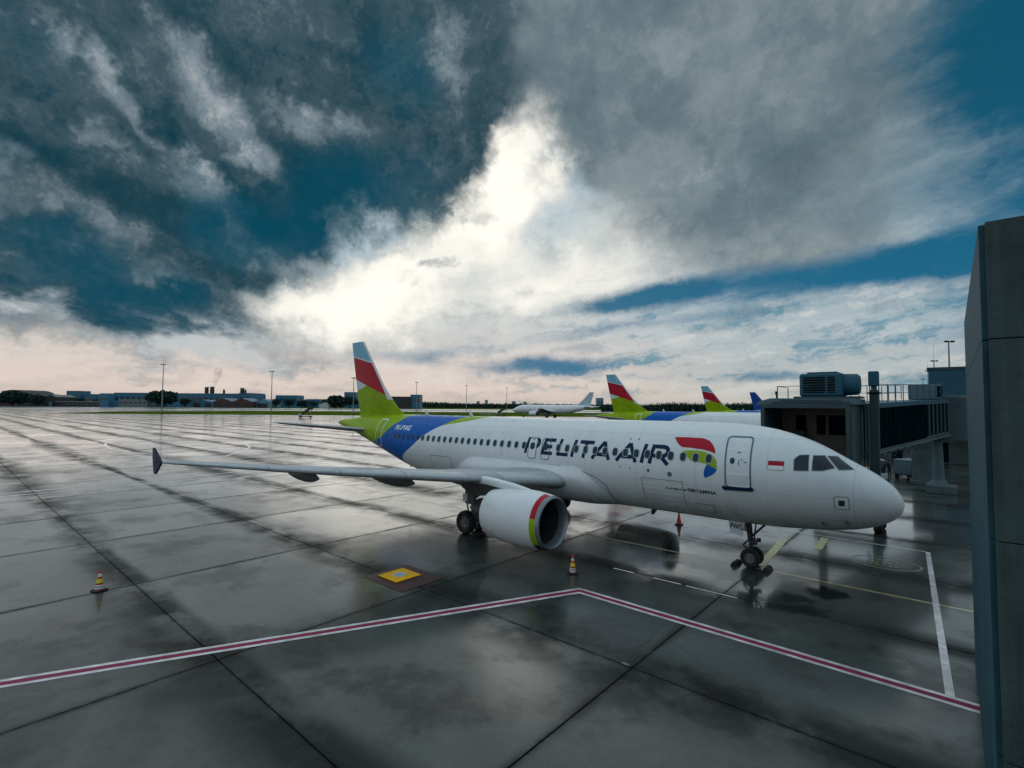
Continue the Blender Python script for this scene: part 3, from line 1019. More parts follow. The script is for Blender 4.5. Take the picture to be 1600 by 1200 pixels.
def build_engine(root, s, M):
    cy, cz = s*5.75, 1.80
    T = Matrix.Translation((0, cy, cz))
    e = bpy.data.objects.new('engine', None)
    COL.objects.link(e)
    e.parent = root
    cowl = [(11.17, 1.087), (11.35, 1.12), (11.6, 1.16), (12.0, 1.195), (12.6, 1.205), (13.2, 1.18), (13.8, 1.12), (14.3, 1.02), (14.28, 0.98), (13.6, 0.98)]
    MB().lathe(cowl, 56, T).build('cowl', M['cowl'], e, smooth=True)
    lip = [(11.42, 0.895), (11.2, 0.915), (11.06, 0.955), (11.0, 1.0), (11.03, 1.045), (11.09, 1.068), (11.17, 1.0872)]
    MB().lathe(lip, 56, T).build('intake_lip', M['lip'], e, smooth=True)
    MB().lathe([(11.42, 0.894), (11.8, 0.875), (12.35, 0.87)], 48, T).build('intake_duct', M['duct'], e, smooth=True)
    f_ = MB().lathe([(12.32, 0.87), (12.33, 0.02)], 48, T).build('fan', M['dark'], e)
    mb = MB()
    for k in range(24):
        a = 2*math.pi*k/24
        Rm = T @ Matrix.Rotation(a, 4, 'X')
        mb.box(12.16, 12.30, -0.035, 0.035, 0.28, 0.85, mat=Rm @ Matrix.Rotation(R_(35), 4, 'Z') @ Matrix.Translation((0, 0, 0)) if False else Rm)
    mb.build('fan_blade_ring', M['dark'], f_)
    MB().lathe([(11.78, 0.005), (11.9, 0.09), (12.1, 0.19), (12.3, 0.28)], 24, T).build('spinner', M['grey'], e, smooth=True)
    MB().lathe([(13.6, 0.72), (14.3, 0.66), (15.3, 0.48), (15.29, 0.44), (14.6, 0.44)], 36, T).build('core_cowl', M['metal'], e, smooth=True)
    MB().lathe([(14.7, 0.34), (15.3, 0.3), (15.9, 0.04), (15.92, 0.001)], 24, T).build('exhaust_plug', M['dark'], e, smooth=True)
    # painted bands behind the lip
    for nm, a0, a1 in (('red_band', 2, 74), ('green_band', 74, 134), ('blue_band', 134, 205)):
        aa, bb = sorted((R_(a0)*s, R_(a1)*s))
        pr = [(11.175, 1.094), (11.28, 1.113), (11.42, 1.140)]
        MB().lathe(pr, 20, T, (aa, bb)).build('painted_band', M[nm], e, smooth=True)
    # pylon between nacelle and wing
    rings = []
    for (x, z0, z1, hw) in ((12.0, 2.90, 2.98, .03), (12.5, 2.86, 3.07, .13), (13.2, 2.86, 3.18, .19), (14.2, 2.93, 3.28, .21), (15.2, 2.97, 3.34, .20), (16.2, 3.0, 3.26, .16), (17.4, 3.02, 3.18, .08)):
        zc, hh = (z0+z1)/2, (z1-z0)/2
        rings.append([(x, cy+hw*math.copysign(abs(math.cos(t))**0.6, math.cos(t)), zc+hh*math.copysign(abs(math.sin(t))**0.6, math.sin(t))) for t in np.linspace(0, 2*math.pi, 20, endpoint=False)])
    loft('pylon', rings, M['pylon'], e)
    MB().poly([(13.0, cy-.10, 2.75), (15.6, cy-.10, 2.35), (16.4, cy-.10, 2.7), (16.4, cy-.10, 3.02), (13.2, cy-.10, 2.9)], (0, .20, 0)).build('pylon_core', M['dark'], e)
    return e


def wheel(parent, c, r, w, M):
    wv = bpy.data.objects.new('wheel', None)
    COL.objects.link(wv)
    wv.parent = parent
    T = Matrix.Translation(c) @ Matrix.Rotation(R_(90), 4, 'Z')
    k = r*0.55
    tp = [(-w*.36, k), (-w*.5, r*.72), (-w*.47, r*.9), (-w*.3, r*.985), (0, r), (w*.3, r*.985), (w*.47, r*.9), (w*.5, r*.72), (w*.36, k)]
    MB().lathe(tp, 36, T).build('tyre', M['rubber'], wv, smooth=True)
    rp = [(-w*.36, k), (-w*.40, k*.9), (-w*.26, k*.8), (-w*.24, k*.42), (-w*.36, k*.36), (-w*.37, .003), (w*.37, .003), (w*.36, k*.36), (w*.24, k*.42), (w*.26, k*.8), (w*.40, k*.9), (w*.36, k)]
    MB().lathe(rp, 28, T).build('rim', M['rim'], wv, smooth=True)
    return wv


def build_airliner(label, group):
    root = empty('airliner', (0, 0, 0), 0, label, 'airliner', group)
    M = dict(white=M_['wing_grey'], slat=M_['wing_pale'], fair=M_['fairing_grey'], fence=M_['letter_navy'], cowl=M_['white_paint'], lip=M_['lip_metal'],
             duct=M_['dark_metal'], dark=M_['dark_metal'], grey=M_['grey_paint'], metal=M_['dark_metal'], pylon=M_['white_paint'],
             red_band=M_['logo_red'], green_band=M_['logo_green'], blue_band=M_['letter_navy'], rubber=M_['black_rubber'], rim=M_['rim_grey'])
    # fuselage
    xs = sorted(set([0.0, .012, .03, .06, .1, .15, .22, .3, .4, .5, .65, .8, 1, 1.25, 1.5, 1.75, 2, 2.25, 2.5, 2.75, 3, 3.5, 4, 4.5, 5, 5.5, 6, 7] +
                    list(np.arange(8, 23.1, 1.5)) + list(np.arange(23, 37.1, .5)) + [37.3, 37.45, 37.57]))
    rings = []
    N = 72
    for x in xs:
        t, b, w, c = fT(x), fB(x), fW(x), fC(x)
        w = max(w, 0.002)
        rings.append([(x, w*math.cos(a), c+(max(t-c, .002) if math.sin(a) > 0 else max(c-b, .002))*math.sin(a)) for a in np.linspace(0, 2*math.pi, N, endpoint=False)])
    fus = loft('fuselage', rings, M_['livery'], root)
    # belly fairing over the wing root
    def sst(t):
        t = max(0.0, min(1.0, t))
        return t*t*(3-2*t)
    rings = []
    ns = 61
    for x in list(np.linspace(10.4, 13.0, 14))+list(np.linspace(13.5, 19.0, 9))+list(np.linspace(19.4, 22.8, 14)):
        E_ = sst((x-10.4)/2.2)*sst((22.8-x)/3.4)
        ring = []
        for a in np.linspace(R_(-190), R_(10), ns):
            ca, sa = math.cos(a), math.sin(a)
            zt = 2.3+1.25*E_
            y, z = 1.975*ca, 3.84+2.07*sa
            S = sst((zt+0.25-z)/0.75)
            o_ = 0.26*E_*S-0.03
            if sa < 0: o_ *= 1+0.5*abs(ca*sa)*2*E_
            zz = z+sa*o_*0.55
            ring.append((x, y+ca*o_, zz))
        rings.append(ring)
    V = [p for r in rings for p in r]
    Fc = [(i*ns+k, i*ns+k+1, (i+1)*ns+k+1, (i+1)*ns+k) for i in range(len(rings)-1) for k in range(ns-1)]
    pyd('belly_fairing', V, Fc, M_['white_paint'], root, smooth=True)
    stroke('fairing_seam', [[(10.75, 2.0), (10.95, 2.9), (11.4, 3.22), (12.3, 3.50), (13.5, 3.62), (15.4, 3.60), (17.5, 3.50), (19.5, 3.22), (20.9, 2.92)]], 0.035, 0.012, M_['seam_teal'], root)
    # cabin windows
    for x in [6.13+0.533*k for k in range(15)] + [15.84+0.5268*k for k in range(23)]:
        wp = patch('window', rrect(x, 4.49, 0.235, 0.335, 0.10, 3), 0.018, M_['cabin_glass'], root, 1)
        if x < 24.4:
            stroke('window_frame', [rrect(x, 4.49, 0.262, 0.362, 0.11, 3)], 0.03, 0.0155, M_['grey_paint'], wp, closed=True)
    # cockpit glazing
    for pts in ([(3.10, 4.26), (3.13, 4.65), (2.98, 4.80), (2.70, 4.82), (2.66, 4.28)],
                [(2.55, 4.29), (2.57, 4.80), (2.25, 4.80), (1.91, 4.40), (2.26, 4.30)],
                [(2.17, 4.785), (1.92, 4.765), (1.38, 4.35), (1.78, 4.34)]):
        cw = patch('cockpit_window', pts, 0.010, M_['glass_dark'], root, 3)
        stroke('window_frame', [pts], 0.022, 0.013, M_['seam_grey'], cw, closed=True)
    # forward service door
    d = patch('door', rrect(5.02, 4.42, 0.90, 1.90, 0.12, 4, shear=0.03), 0.006, M_['white_paint'], root, 3)
    stroke('door_frame', [rrect(5.02, 4.42, 0.92, 1.93, 0.13, 4, shear=0.03)], 0.055, 0.012, M_['seam_teal'], d, closed=True)
    stroke('door_sill', [[(5.56, 3.47), (5.50, 3.40), (4.52, 3.44), (4.46, 3.50)]], 0.14, 0.05, M_['letter_navy'], d)
    patch('door_window', rrect(5.22, 4.47, 0.17, 0.23, 0.08, 3), 0.014, M_['cabin_glass'], d, 0)
    stroke('door_handle', [[(4.98, 4.52), (4.98, 4.32)]], 0.025, 0.016, M_['letter_black'], d)
    for seg in ([(5.06, 4.80), (4.94, 4.80)], [(4.90, 4.53), (4.84, 4.53)], [(4.80, 4.44), (4.68, 4.44)]):
        stroke('door_placard', [seg], 0.03, 0.014, M_['letter_black'], d)
    # rear door, white outline on the swoosh
    d = patch('door', rrect(29.62, 4.62, 0.84, 1.80, 0.12, 4), 0.004, M_['livery'], root, 3)
    stroke('door_frame', [rrect(29.62, 4.62, 0.86, 1.84, 0.12, 4, shear=-0.07)], 0.07, 0.010, M_['letter_white'], d, closed=True)
    # overwing exits
    for i, xc in enumerate((15.24, 14.38)):
        e = patch('overwing_exit', rrect(xc, 4.38, 0.50, 1.02, 0.14, 4), 0.0165 if i == 0 else 0.003, M_['white_paint'], root, 2)
        stroke('exit_frame', [rrect(xc, 4.38, 0.52, 1.04, 0.14, 4)], 0.035, 0.021, M_['seam_teal'], e, closed=True)
        patch('exit_window', rrect(xc, 4.49, 0.30, 0.345, 0.12, 3), 0.024, M_['cabin_glass'], e, 0)
        stroke('exit_mark', [[(xc+.09, 4.83), (xc-.09, 4.83)]], 0.035, 0.024, M_['letter_navy'], e)
    # cargo doors and access panels
    for (xa, xb, zt, zb) in ((9.05, 7.23, 3.46, 2.35), (23.4, 21.6, 3.46, 2.5)):
        c = patch('cargo_door', [(xa, zt), (xb, zt), (xb, zb), (xa, zb)], 0.003, M_['livery'], root, 4)
        stroke('door_seam', [[(xa, zb), (xa, zt), (xb, zt), (xb, zb)]], 0.022, 0.008, M_['seam_grey'], c)
    p = patch('access_panel', rrect(1.68, 3.22, 0.42, 0.44, 0.06, 3), 0.004, M_['white_paint'], root, 2)
    stroke('panel_frame', [rrect(1.68, 3.22, 0.42, 0.44, 0.06, 3)], 0.022, 0.008, M_['seam_grey'], p, closed=True)
    patch('vent', rrect(1.68, 3.22, 0.18, 0.20, 0.03, 2), 0.009, M_['dark_metal'], p, 1)
    for (x, z, r) in ((7.75, 3.72, .10), (8.72, 3.80, .07), (9.75, 5.10, .035), (9.35, 5.10, .035), (10.1, 3.85, .035), (9.6, 3.82, .035), (17.6, 5.05, .03), (17.1, 5.05, .03), (17.9, 3.95, .03), (17.4, 3.95, .03), (24.0, 3.95, .03), (24.6, 3.95, .03)):
        patch('static_port', rrect(x, z, 2*r, 2*r, r*.9, 3), 0.006, M_['seam_teal'], root, 0)
    pn = patch('service_panel', rrect(6.45, 2.40, 0.75, 0.36, 0.05, 3), 0.004, M_['livery'], root, 2)
    stroke('panel_frame', [rrect(6.45, 2.40, 0.75, 0.36, 0.05, 3)], 0.02, 0.008, M_['seam_grey'], pn, closed=True)
    # national flag by the cockpit
    patch('flag_band', [(3.95, 4.40), (3.95, 4.55), (3.43, 4.56), (3.43, 4.40)], 0.007, M_['logo_red'], root, 2)
    patch('flag_band', [(3.95, 4.395), (3.43, 4.395), (3.43, 4.25), (3.95, 4.24)], 0.007, M_['letter_white'], root, 2)
    stroke('flag_edge', [[(3.95, 4.56), (3.43, 4.56), (3.43, 4.24), (3.95, 4.24)]], 0.012, 0.010, M_['seam_grey'], root, closed=True)
    # emblem ahead of the name
    patch('emblem_red', [(7.73, 5.27), (7.2, 5.285), (6.5, 5.275), (6.22, 5.19), (6.05, 5.04), (5.93, 4.86), (5.90, 4.70), (6.12, 4.77), (6.40, 4.83), (6.92, 4.87), (7.30, 4.88), (7.45, 4.96), (7.58, 5.08)], 0.007, M_['logo_red'], root, 3)
    patch('emblem_green', [(7.23, 4.73), (6.85, 4.775), (6.40, 4.76), (6.10, 4.68), (5.93, 4.57), (5.82, 4.43), (5.79, 4.09), (6.02, 4.21), (6.20, 4.265), (6.44, 4.31), (6.84, 4.345), (6.97, 4.44), (7.08, 4.58)], 0.007, M_['logo_green'], root, 3)
    patch('emblem_blue', [(6.19, 4.26), (6.02, 4.205), (5.79, 4.085), (5.84, 3.97), (5.98, 3.86), (6.26, 3.71), (6.31, 3.86), (6.29, 4.02), (6.25, 4.14)], 0.0085, M_['logo_blue'], root, 3)
    # name along the side, in strokes
    x0, z0, H, W = 15.78, 4.10, 0.82, 0.168

    def L(base, strokes):
        out = []
        for pts in strokes:
            out.append([(x0-(base+a+0.15*b), z0+H*b) for a, b in pts])
        return out
    hw = W/2
    def arc(cx, cz, rx, rz, a0, a1, n=9):
        return [(cx+rx*math.cos(R_(a)), cz+rz*math.sin(R_(a))) for a in np.linspace(a0, a1, n)]
    zt, zb = 1-0.1, 0.1
    bowl = [(hw, zt)] + arc(0.47, 0.66, 0.24, 0.24, 90, -90) + [(hw, 0.42)]
    glyphs = [('P', 0.0, [[(hw, 0), (hw, 1)], [(0.15, zt)] + arc(0.62, 0.66, 0.22, 0.24, 90, -90) + [(0.15, 0.42)]]),
              ('E', 1.12, [[(hw, 0), (hw, 1)], [(W, zt), (0.70, zt)], [(W, 0.5), (0.60, 0.5)], [(W, zb), (0.70, zb)]]),
              ('L', 2.08, [[(hw, 0), (hw, 1)], [(W, zb), (0.70, zb)]]),
              ('I', 2.94, [[(hw, 0), (hw, 1)]]),
              ('T', 3.30, [[(-0.02, zt), (0.78, zt)], [(0.38, 0), (0.38, 0.80)]]),
              ('A', 4.16, [[(0.02, 0), (0.47, 0.98)], [(0.47, 0.98), (0.92, 0)], [(0.24, 0.27), (0.72, 0.27)]]),
              ('A', 5.46, [[(0.02, 0), (0.50, 0.98)], [(0.50, 0.98), (0.98, 0)], [(0.25, 0.27), (0.76, 0.27)]]),
              ('I', 6.64, [[(hw, 0), (hw, 1)]]),
              ('R', 7.02, [[(hw, 0), (hw, 1)], [(0.17, zt)] + arc(0.55, 0.66, 0.24, 0.24, 90, -90) + [(0.17, 0.42)], [(0.52, 0.42), (0.92, 0.0)]])]
    for ch, base, st in glyphs:
        stroke('letter', L(base, st), W, 0.006, M_['letter_navy'], root)
    skin_text('lettering', 'A member of', 7.98, 3.07, 0.15, M_['letter_black'], root, width=0.90)
    skin_text('lettering', 'PERTAMINA', 7.03, 3.065, 0.20, M_['letter_black'], root, width=1.18)
    skin_text('registration', 'PK-PWG', 27.66, 4.90, 0.43, M_['letter_white'], root, shear=0.18, width=1.75)
    # aerials
    for (x, h) in ((21.6, .34), (26.0, .34)):
        mb = MB()
        zt_ = fT(x)
        mb.poly([(x, -0.02, zt_-0.02), (x+.30, -0.02, zt_-.02), (x+.36, -0.02, zt_+h), (x+.22, -0.02, zt_+h)], (0, .04, 0))
        mb.build('aerial', M_['white_paint'], root)
    for (x, h) in ((9.2, .28), (27.6, .25)):
        zb_ = fB(x)
        MB().poly([(x, -0.02, zb_+0.03), (x+.30, -0.02, zb_+.05), (x+.34, -0.02, zb_-h), (x+.2, -0.02, zb_-h)], (0, .04, 0)).build('aerial', M_['dark_metal'], root)
    for (x, z) in ((1.6, 2.55), (2.3, 2.42)):
        mbp = MB()
        q = skin(x, z)
        mbp.tube(q, q+Vector((0.0, 0.14, -0.05)), 0.02).tube(q+Vector((0.03, .14, -.05)), q+Vector((-.16, .14, -.05)), 0.016)
        mbp.build('pitot_probe', M_['dark_metal'], root)
    # fin
    secs = [(5.5, 28.3, 34.48, .020), (5.85, 28.55, 34.52, .03), (6.15, 29.05, 34.58, .045), (6.5, 29.62, 34.68, .07), (7.0, 30.2, 34.82, .085), (8, 31.25, 35.06, .095), (9.5, 32.44, 35.42, .1), (11.4, 33.95, 35.84, .1), (11.66, 34.15, 35.88, .09)]
    rings = []
    for (z, xa, xb, tc) in secs:
        c = xb-xa
        rings.append([(xa+px*c, pz*c, z) for px, pz in foil(14, tc, 0)])
    fin = loft('fin', rings, M_['fin_livery'], root)
    # static wicks along the rudder
    MB().tube((35.3, 0, 8.75), (35.62, 0, 8.72), .02).build('static_wick', M_['dark_metal'], fin)
    # tailplanes
    for s in (1, -1):
        rg = []
        for (y, xl, c, z, tc) in ((0.4, 31.6, 3.9, 4.68, .10), (1.2, 32.0, 3.5, 4.74, .10), (6.0, 34.75, 1.55, 5.24, .09), (6.22, 35.0, 1.2, 5.26, .08)):
            rg.append([(xl+px*c, s*y, z-pz*c) for px, pz in foil(14, tc)])
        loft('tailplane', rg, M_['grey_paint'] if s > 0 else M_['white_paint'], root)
    MB().lathe([(37.4, .14), (37.62, .12), (37.6, .08), (37.45, .07)], 20, Matrix.Translation((0, 0, 5.1))).build('auxiliary_exhaust', M_['dark_metal'], root, smooth=True)
    for s in (1, -1):
        build_wing(root, s, M)
        build_engine(root, s, M)
    # main gear
    for s in (1, -1):
        gr = bpy.data.objects.new('main_gear', None)
        COL.objects.link(gr); gr.parent = root
        MB().tube((17.71, s*3.8, .58), (17.62, s*3.75, 2.9), .11, .17, 16).tube((17.71, s*3.2, .58), (17.71, s*4.4, .58), .08, n=12).tube((17.66, s*3.7, 1.7), (17.4, s*2.2, 2.7), .07, n=10).tube((17.95, s*3.8, .8), (18.12, s*3.8, 1.3), .05, n=8).tube((18.12, s*3.8, 1.3), (17.85, s*3.8, 1.85), .05, n=8).build('strut', M_['grey_paint'], gr, smooth=True)
        wheel(gr, (17.71, s*4.265, .575), .585, .44, M)
        wheel(gr, (17.71, s*3.335, .575), .585, .44, M)
        MB().box(17.35, 18.05, s*4.02-.03, s*4.02+.03, 1.45, 2.75, .02).build('gear_door', M_['fairing_grey'], gr)
        MB().box(17.30, 17.62, s*4.6-.02, s*4.6+.02, 1.72, 2.1, .02).build('gear_door', M_['white_paint'], gr)
    gr = bpy.data.objects.new('nose_gear', None)
    COL.objects.link(gr); gr.parent = root
    MB().tube((5.07, 0, .40), (5.12, 0, 1.1), .07, .075, 14).tube((5.11, 0, 1.0), (5.2, 0, 1.95), .11, .12, 14).tube((5.07, -.32, .385), (5.07, .32, .385), .06, n=12).build('strut', M_['dark_metal'], gr, smooth=True)
    MB().tube((5.14, 0, 1.15), (4.45, 0, 1.88), .045, n=10).tube((4.98, .1, .9), (4.86, .1, 1.86), .03, n=8).build('drag_brace', M_['dark_metal'], gr, smooth=True)
    MB().tube((5.2, 0, .62), (5.42, 0, .82), .035, n=8).tube((5.42, 0, .82), (5.2, 0, 1.05), .035, n=8).build('torque_link', M_['dark_metal'], gr, smooth=True)
    MB().box(4.86, 5.08, -.32, .32, .98, 1.12, .03).tube((4.93, .26, 1.05), (4.80, .26, 1.05), .09, n=14).tube((4.93, -.26, 1.05), (4.80, -.26, 1.05), .09, n=14).build('taxi_light', M_['dark_metal'], gr)
    for y in (.255, -.255):
        wheel(gr, (5.07, y, .38), .385, .225, M)
    for s in (1, -1):
        dr = MB().poly([(5.20, s*.42-.015, 1.86), (5.86, s*.42-.015, 1.86), (5.80, s*.42-.015, 1.34), (5.32, s*.42-.015, 1.26)], (0, .03, 0)).build('gear_door', M_['white_paint'], gr)
        me = textmesh('PWG', 0.30)
        xm = max(vv.co.x for vv in me.vertices)
        for vv in me.vertices:
            vv.co = Vector((5.80-(vv.co.x/xm)*0.52, s*.42+.0165, 1.52+vv.co.y))
        me.materials.clear()
        if s > 0:
            link('lettering', me, M_['letter_navy'], dr)
    return root


plane1 = build_airliner('nearest white airliner with navy lettering, blue swoosh and green tail, parked nose to the right', 'airliners of one fleet at their stands')


def kids():
    KIDS.clear()
    for o in COL.objects:
        if o.parent is not None:
            KIDS.setdefault(o.parent.name, []).append(o)
    for o in COL.objects:
        KIDS.setdefault(o.name, [])


kids()
SKIPC = ('letter', 'lettering', 'window', 'cockpit_window', 'window_frame', 'static_port', 'nose_gear', 'main_gear', 'pitot_probe', 'flag_band', 'flag_edge',
         'emblem_red', 'emblem_green', 'emblem_blue', 'access_panel', 'service_panel', 'cargo_door', 'overwing_exit', 'fairing_seam', 'static_wick', 'auxiliary_exhaust', 'registration')
p2 = copy_tree(plane1, None, skip=[k for k in SKIPC if k not in ('nose_gear', 'main_gear')])
p2.location = (4.4, -48.0, 0)
p2['label'] = 'airliner behind the nearest one, red and green fin rising above its roof'
p3 = copy_tree(plane1, None, skip=[k for k in SKIPC if k not in ('nose_gear', 'main_gear')])
p3.location = (8.55, -99.5, 0)
p3['label'] = 'farthest red and green finned airliner, its tail just left of the boarding bridge'
p4 = copy_tree(plane1, None, mats={'fin_livery': M_['tail_blue'], 'livery': M_['white_paint'], 'logo_blue': M_['tail_blue']},
               skip=[k for k in SKIPC if k not in ('nose_gear', 'main_gear')] + ['door'])
p4.location = (13.5, -156.0, 0)
p4['label'] = 'airliner with plain deep blue fin showing beside the boarding bridge roof'
del p4['group']
# wide-body taxiing on the far side
p5 = copy_tree(plane1, None, mats={'fin_livery': M_['tail_wide'] if 'tail_wide' in M_ else M_['white_paint'], 'livery': M_['white_paint'], 'logo_blue': M_['tail_blue'],
                                   'logo_red': M_['white_paint'], 'logo_green': M_['white_paint'], 'letter_navy': M_['white_paint']},
               skip=[k for k in SKIPC if k not in ('nose_gear', 'main_gear')] + ['door', 'aerial'])
p5['label'] = 'white wide-body airliner taxiing far off, nose to the left, before the grass'
p5['category'] = 'airliner'
del p5['group']
nose_dir = (-RH*math.cos(R_(33)) + FH*math.sin(R_(33)))
ax = -nose_dir                                   # model +x runs aft
p5.rotation_euler = (0, 0, math.atan2(ax.y, ax.x))
p5.scale = (1.50, 1.30, 1.25)
mg = at(861, 297)
p5.location = mg - ax*(17.71*1.50)

# ------------------------------------------------------------------ boarding bridge
def build_bridge():
    b = empty('boarding_bridge', (2.2, -10.6, 0), 0, 'grey boarding bridge drawn back beyond the nearest airliner nose', 'boarding bridge')
    o = Vector((2.2, -10.6, 0))

    def P(mb, name, m, parent=b, **kw):
        ob = mb.build(name, M_[m], parent, **kw)
        ob.location = -o
        if parent is not b: ob.location = (0, 0, 0)
        return ob
    # cab, open towards the aircraft
    x0, x1, y0, y1, zf, zr = 2.45, 6.45, -10.9, -7.4, 3.9, 6.75
    P(MB().box(x0, x1, y0, y1, zf-.25, zf, .02), 'cab_floor', 'bridge_grey')
    P(MB().box(x0, x0+.12, y0, y1, zf, zr), 'cab_side', 'bridge_grey')
    P(MB().box(x1-.12, x1, y0, y1, zf, zr), 'cab_side', 'bridge_blue')
    bk = P(MB().box(x0+.12, x1-.12, y0, y0+.1, zf, zr), 'cab_back', 'bridge_inner')
    for (a, c) in ((3.15, 3.95), (4.10, 4.55), (5.05, 5.60)):
        w = P(MB().box(a, c, y0+.1, y0+.13, 5.05, 6.15), 'window', 'bridge_dark', bk)
        P(MB().box(a-.05, c+.05, y0+.1, y0+.155, 6.15, 6.2).box(a-.05, c+.05, y0+.1, y0+.155, 5.0, 5.05).box(a-.05, a, y0+.1, y0+.155, 5.05, 6.15).box(c, c+.05, y0+.1, y0+.155, 5.05, 6.15), 'window_frame', 'bridge_inner', bk)
    P(MB().box(5.0, 5.6, y0+.5, y0+.9, zf, 5.3, .04), 'control_desk', 'bridge_grey')
    rf = P(MB().poly([(x0-.2, -7.1, zr), (x1+.35, -7.1, zr-.05), (x1+.15, -7.1, zr+.16), (x1-.4, -7.1, zr+.32), (x0-.2, -7.1, zr+.30)], (0, -4.0, 0)), 'cab_roof', 'bridge_pale')
    P(MB().box(x0, x1-.5, -7.06, -7.02, zr+.08, zr+.13).box(x0+.3, x1-.9, -7.06, -7.02, zr+.20, zr+.24), 'roof_trim', 'bridge_grey', rf)
    # folding canopy hoops
    for k in range(5):
        yy = -7.4+0.13*k
        P(MB().box(x0-.02, x1+.02, yy, yy+.05, zr-.20, zr-.02).box(x0-.02, x0+.16, yy, yy+.05, zf, zr-.2).box(x1-.16, x1+.02, yy, yy+.05, zf, zr-.2), 'canopy_hoop', 'bridge_grey')
    # roller curtain drum beside the cab
    mb = MB()
    for k in range(14):
        a = math.pi*(0.2+1.3*k/13)
        cx, cy = 2.55+0.55*math.cos(a), -11.3+0.55*math.sin(a)
        mb.box(-.055, .055, -.02, .02, zf-.2, zr, mat=Matrix.Translation((cx, cy, 0)) @ Matrix.Rotation(a+math.pi/2, 4, 'Z'))
    P(mb, 'slat_curtain', 'bridge_pale')
    # lift columns and drive bogie
    for (cx, cy) in ((1.80, -10.55), (4.6, -12.2)):
        cl = P(MB().box(cx-.20, cx+.20, cy-.2, cy+.2, .75, 7.55, .03), 'lift_column', 'bridge_grey')
        P(MB().box(cx-.23, cx+.23, cy-.23, cy+.23, 7.75, 8.55, .04).box(cx-.12, cx+.12, cy-.12, cy+.12, 7.55, 7.75), 'column_head', 'bridge_blue', cl)
        P(MB().box(cx-.30, cx+.30, cy-.3, cy+.3, 7.35, 7.42), 'collar', 'bridge_dark', cl)
    P(MB().box(1.5, 4.9, -11.6, -11.2, .55, .95, .04).box(1.5, 2.1, -11.3, -10.3, .6, .8, .03), 'drive_beam', 'bridge_grey')
    for (cx, cy) in ((1.75, -10.45), (1.75, -11.9)):
        T = Matrix.Translation((cx, cy, .5)) @ Matrix.Rotation(R_(10), 4, 'Z')
        P(MB().lathe([(-.2, .02), (-.2, .44), (-.14, .5), (.14, .5), (.2, .44), (.2, .02)], 24, T), 'drive_wheel', 'black_rubber')
    P(MB().box(2.15, 2.55, -10.2, -9.9, .25, .42, .03), 'warning_bar', 'cone_white')
    # tunnel in two telescoping sections
    A, B = Vector((3.35, -11.4, 0)), Vector((0.05, -29.0, 0))
    t = (B-A); L = t.length; ang = math.atan2(t.y, t.x)
    T0 = Matrix.Translation(A) @ Matrix.Rotation(ang, 4, 'Z')
    slope = Matrix(((1, 0, 0, 0), (0, 1, 0, 0), (0.030, 0, 1, 0), (0, 0, 0, 1)))
    T1 = T0 @ slope
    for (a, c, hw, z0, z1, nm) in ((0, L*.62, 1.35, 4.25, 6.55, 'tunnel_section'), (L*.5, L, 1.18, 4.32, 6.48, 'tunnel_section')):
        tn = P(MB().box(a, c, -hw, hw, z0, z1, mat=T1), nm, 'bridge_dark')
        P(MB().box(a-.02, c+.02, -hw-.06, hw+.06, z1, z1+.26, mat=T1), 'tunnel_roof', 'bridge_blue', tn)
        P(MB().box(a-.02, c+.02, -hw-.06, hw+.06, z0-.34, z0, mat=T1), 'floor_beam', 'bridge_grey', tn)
    n = 0
    for k in range(7):
        a = L*.62+L*.38*k/6.3
        P(MB().box(a, a+.22, -1.24, -1.17, 4.36, 6.44, mat=T1), 'side_post', 'bridge_grey')
    # roof walk railing
    for yy in (-1.2, 1.2):
        rl = P(MB().box(0.4, L-2.2, yy-.02, yy+.02, 7.86, 7.90, mat=T1).box(0.4, L-2.2, yy-.015, yy+.015, 7.35, 7.38, mat=T1), 'railing', 'bridge_blue')
        for k in range(11):
            a = 0.4+(L-2.6)*k/10
            P(MB().box(a, a+.05, yy-.02, yy+.02, 6.8, 7.86, mat=T1), 'rail_post', 'bridge_blue', rl)
    # cab roof railing
    P(MB().box(5.9, 5.94, -8.1, -8.06, 7.05, 7.75).box(4.4, 5.94, -8.1, -8.06, 7.72, 7.75).box(5.9, 5.94, -10.5, -8.06, 7.72, 7.75).box(5.9, 5.94, -10.5, -10.46, 7.05, 7.75), 'railing', 'bridge_blue')
    bc = P(MB().tube((6.05, -8.4, 7.0), (6.05, -8.4, 7.3), .03).tube((6.05, -8.4, 7.3), (6.05, -8.4, 7.48), .08, .06), 'beacon', 'bridge_dark')
    # air conditioner on the cab roof
    ac = P(MB().box(2.95, 4.95, -10.2, -8.6, 7.18, 8.42, .08).box(3.2, 4.6, -10.1, -8.7, 8.42, 8.50, .02), 'air_conditioner', 'bridge_blue')
    for (a, c) in ((3.75, 4.75), (3.30, 3.62)):
        P(MB().box(a, c, -8.6, -8.57, 7.38, 8.22), 'louvre_opening', 'bridge_dark', ac)
        for k in range(6):
            P(MB().box(a, c, -8.57, -8.545, 7.42+k*.135, 7.46+k*.135), 'louvre', 'bridge_grey', ac)
    P(MB().lathe([(2.25, .02), (2.27, .45), (2.4, .56), (2.95, .58)], 28, Matrix.Translation((0, -9.4, 7.82))), 'air_duct_drum', 'bridge_blue', smooth=True)
    P(MB().box(2.2, 5.2, -10.4, -8.4, 7.08, 7.18), 'unit_base', 'bridge_grey')
    # second unit at the far end of the tunnel
    u2 = P(MB().box(L-2.1, L-.5, -.95, .8, 6.78, 7.95, .05, mat=T1), 'air_conditioner', 'bridge_pale')
    P(MB().box(L-1.98, L-.95, -.98, -.95, 6.95, 7.78, mat=T1), 'louvre_opening', 'bridge_dark', u2)
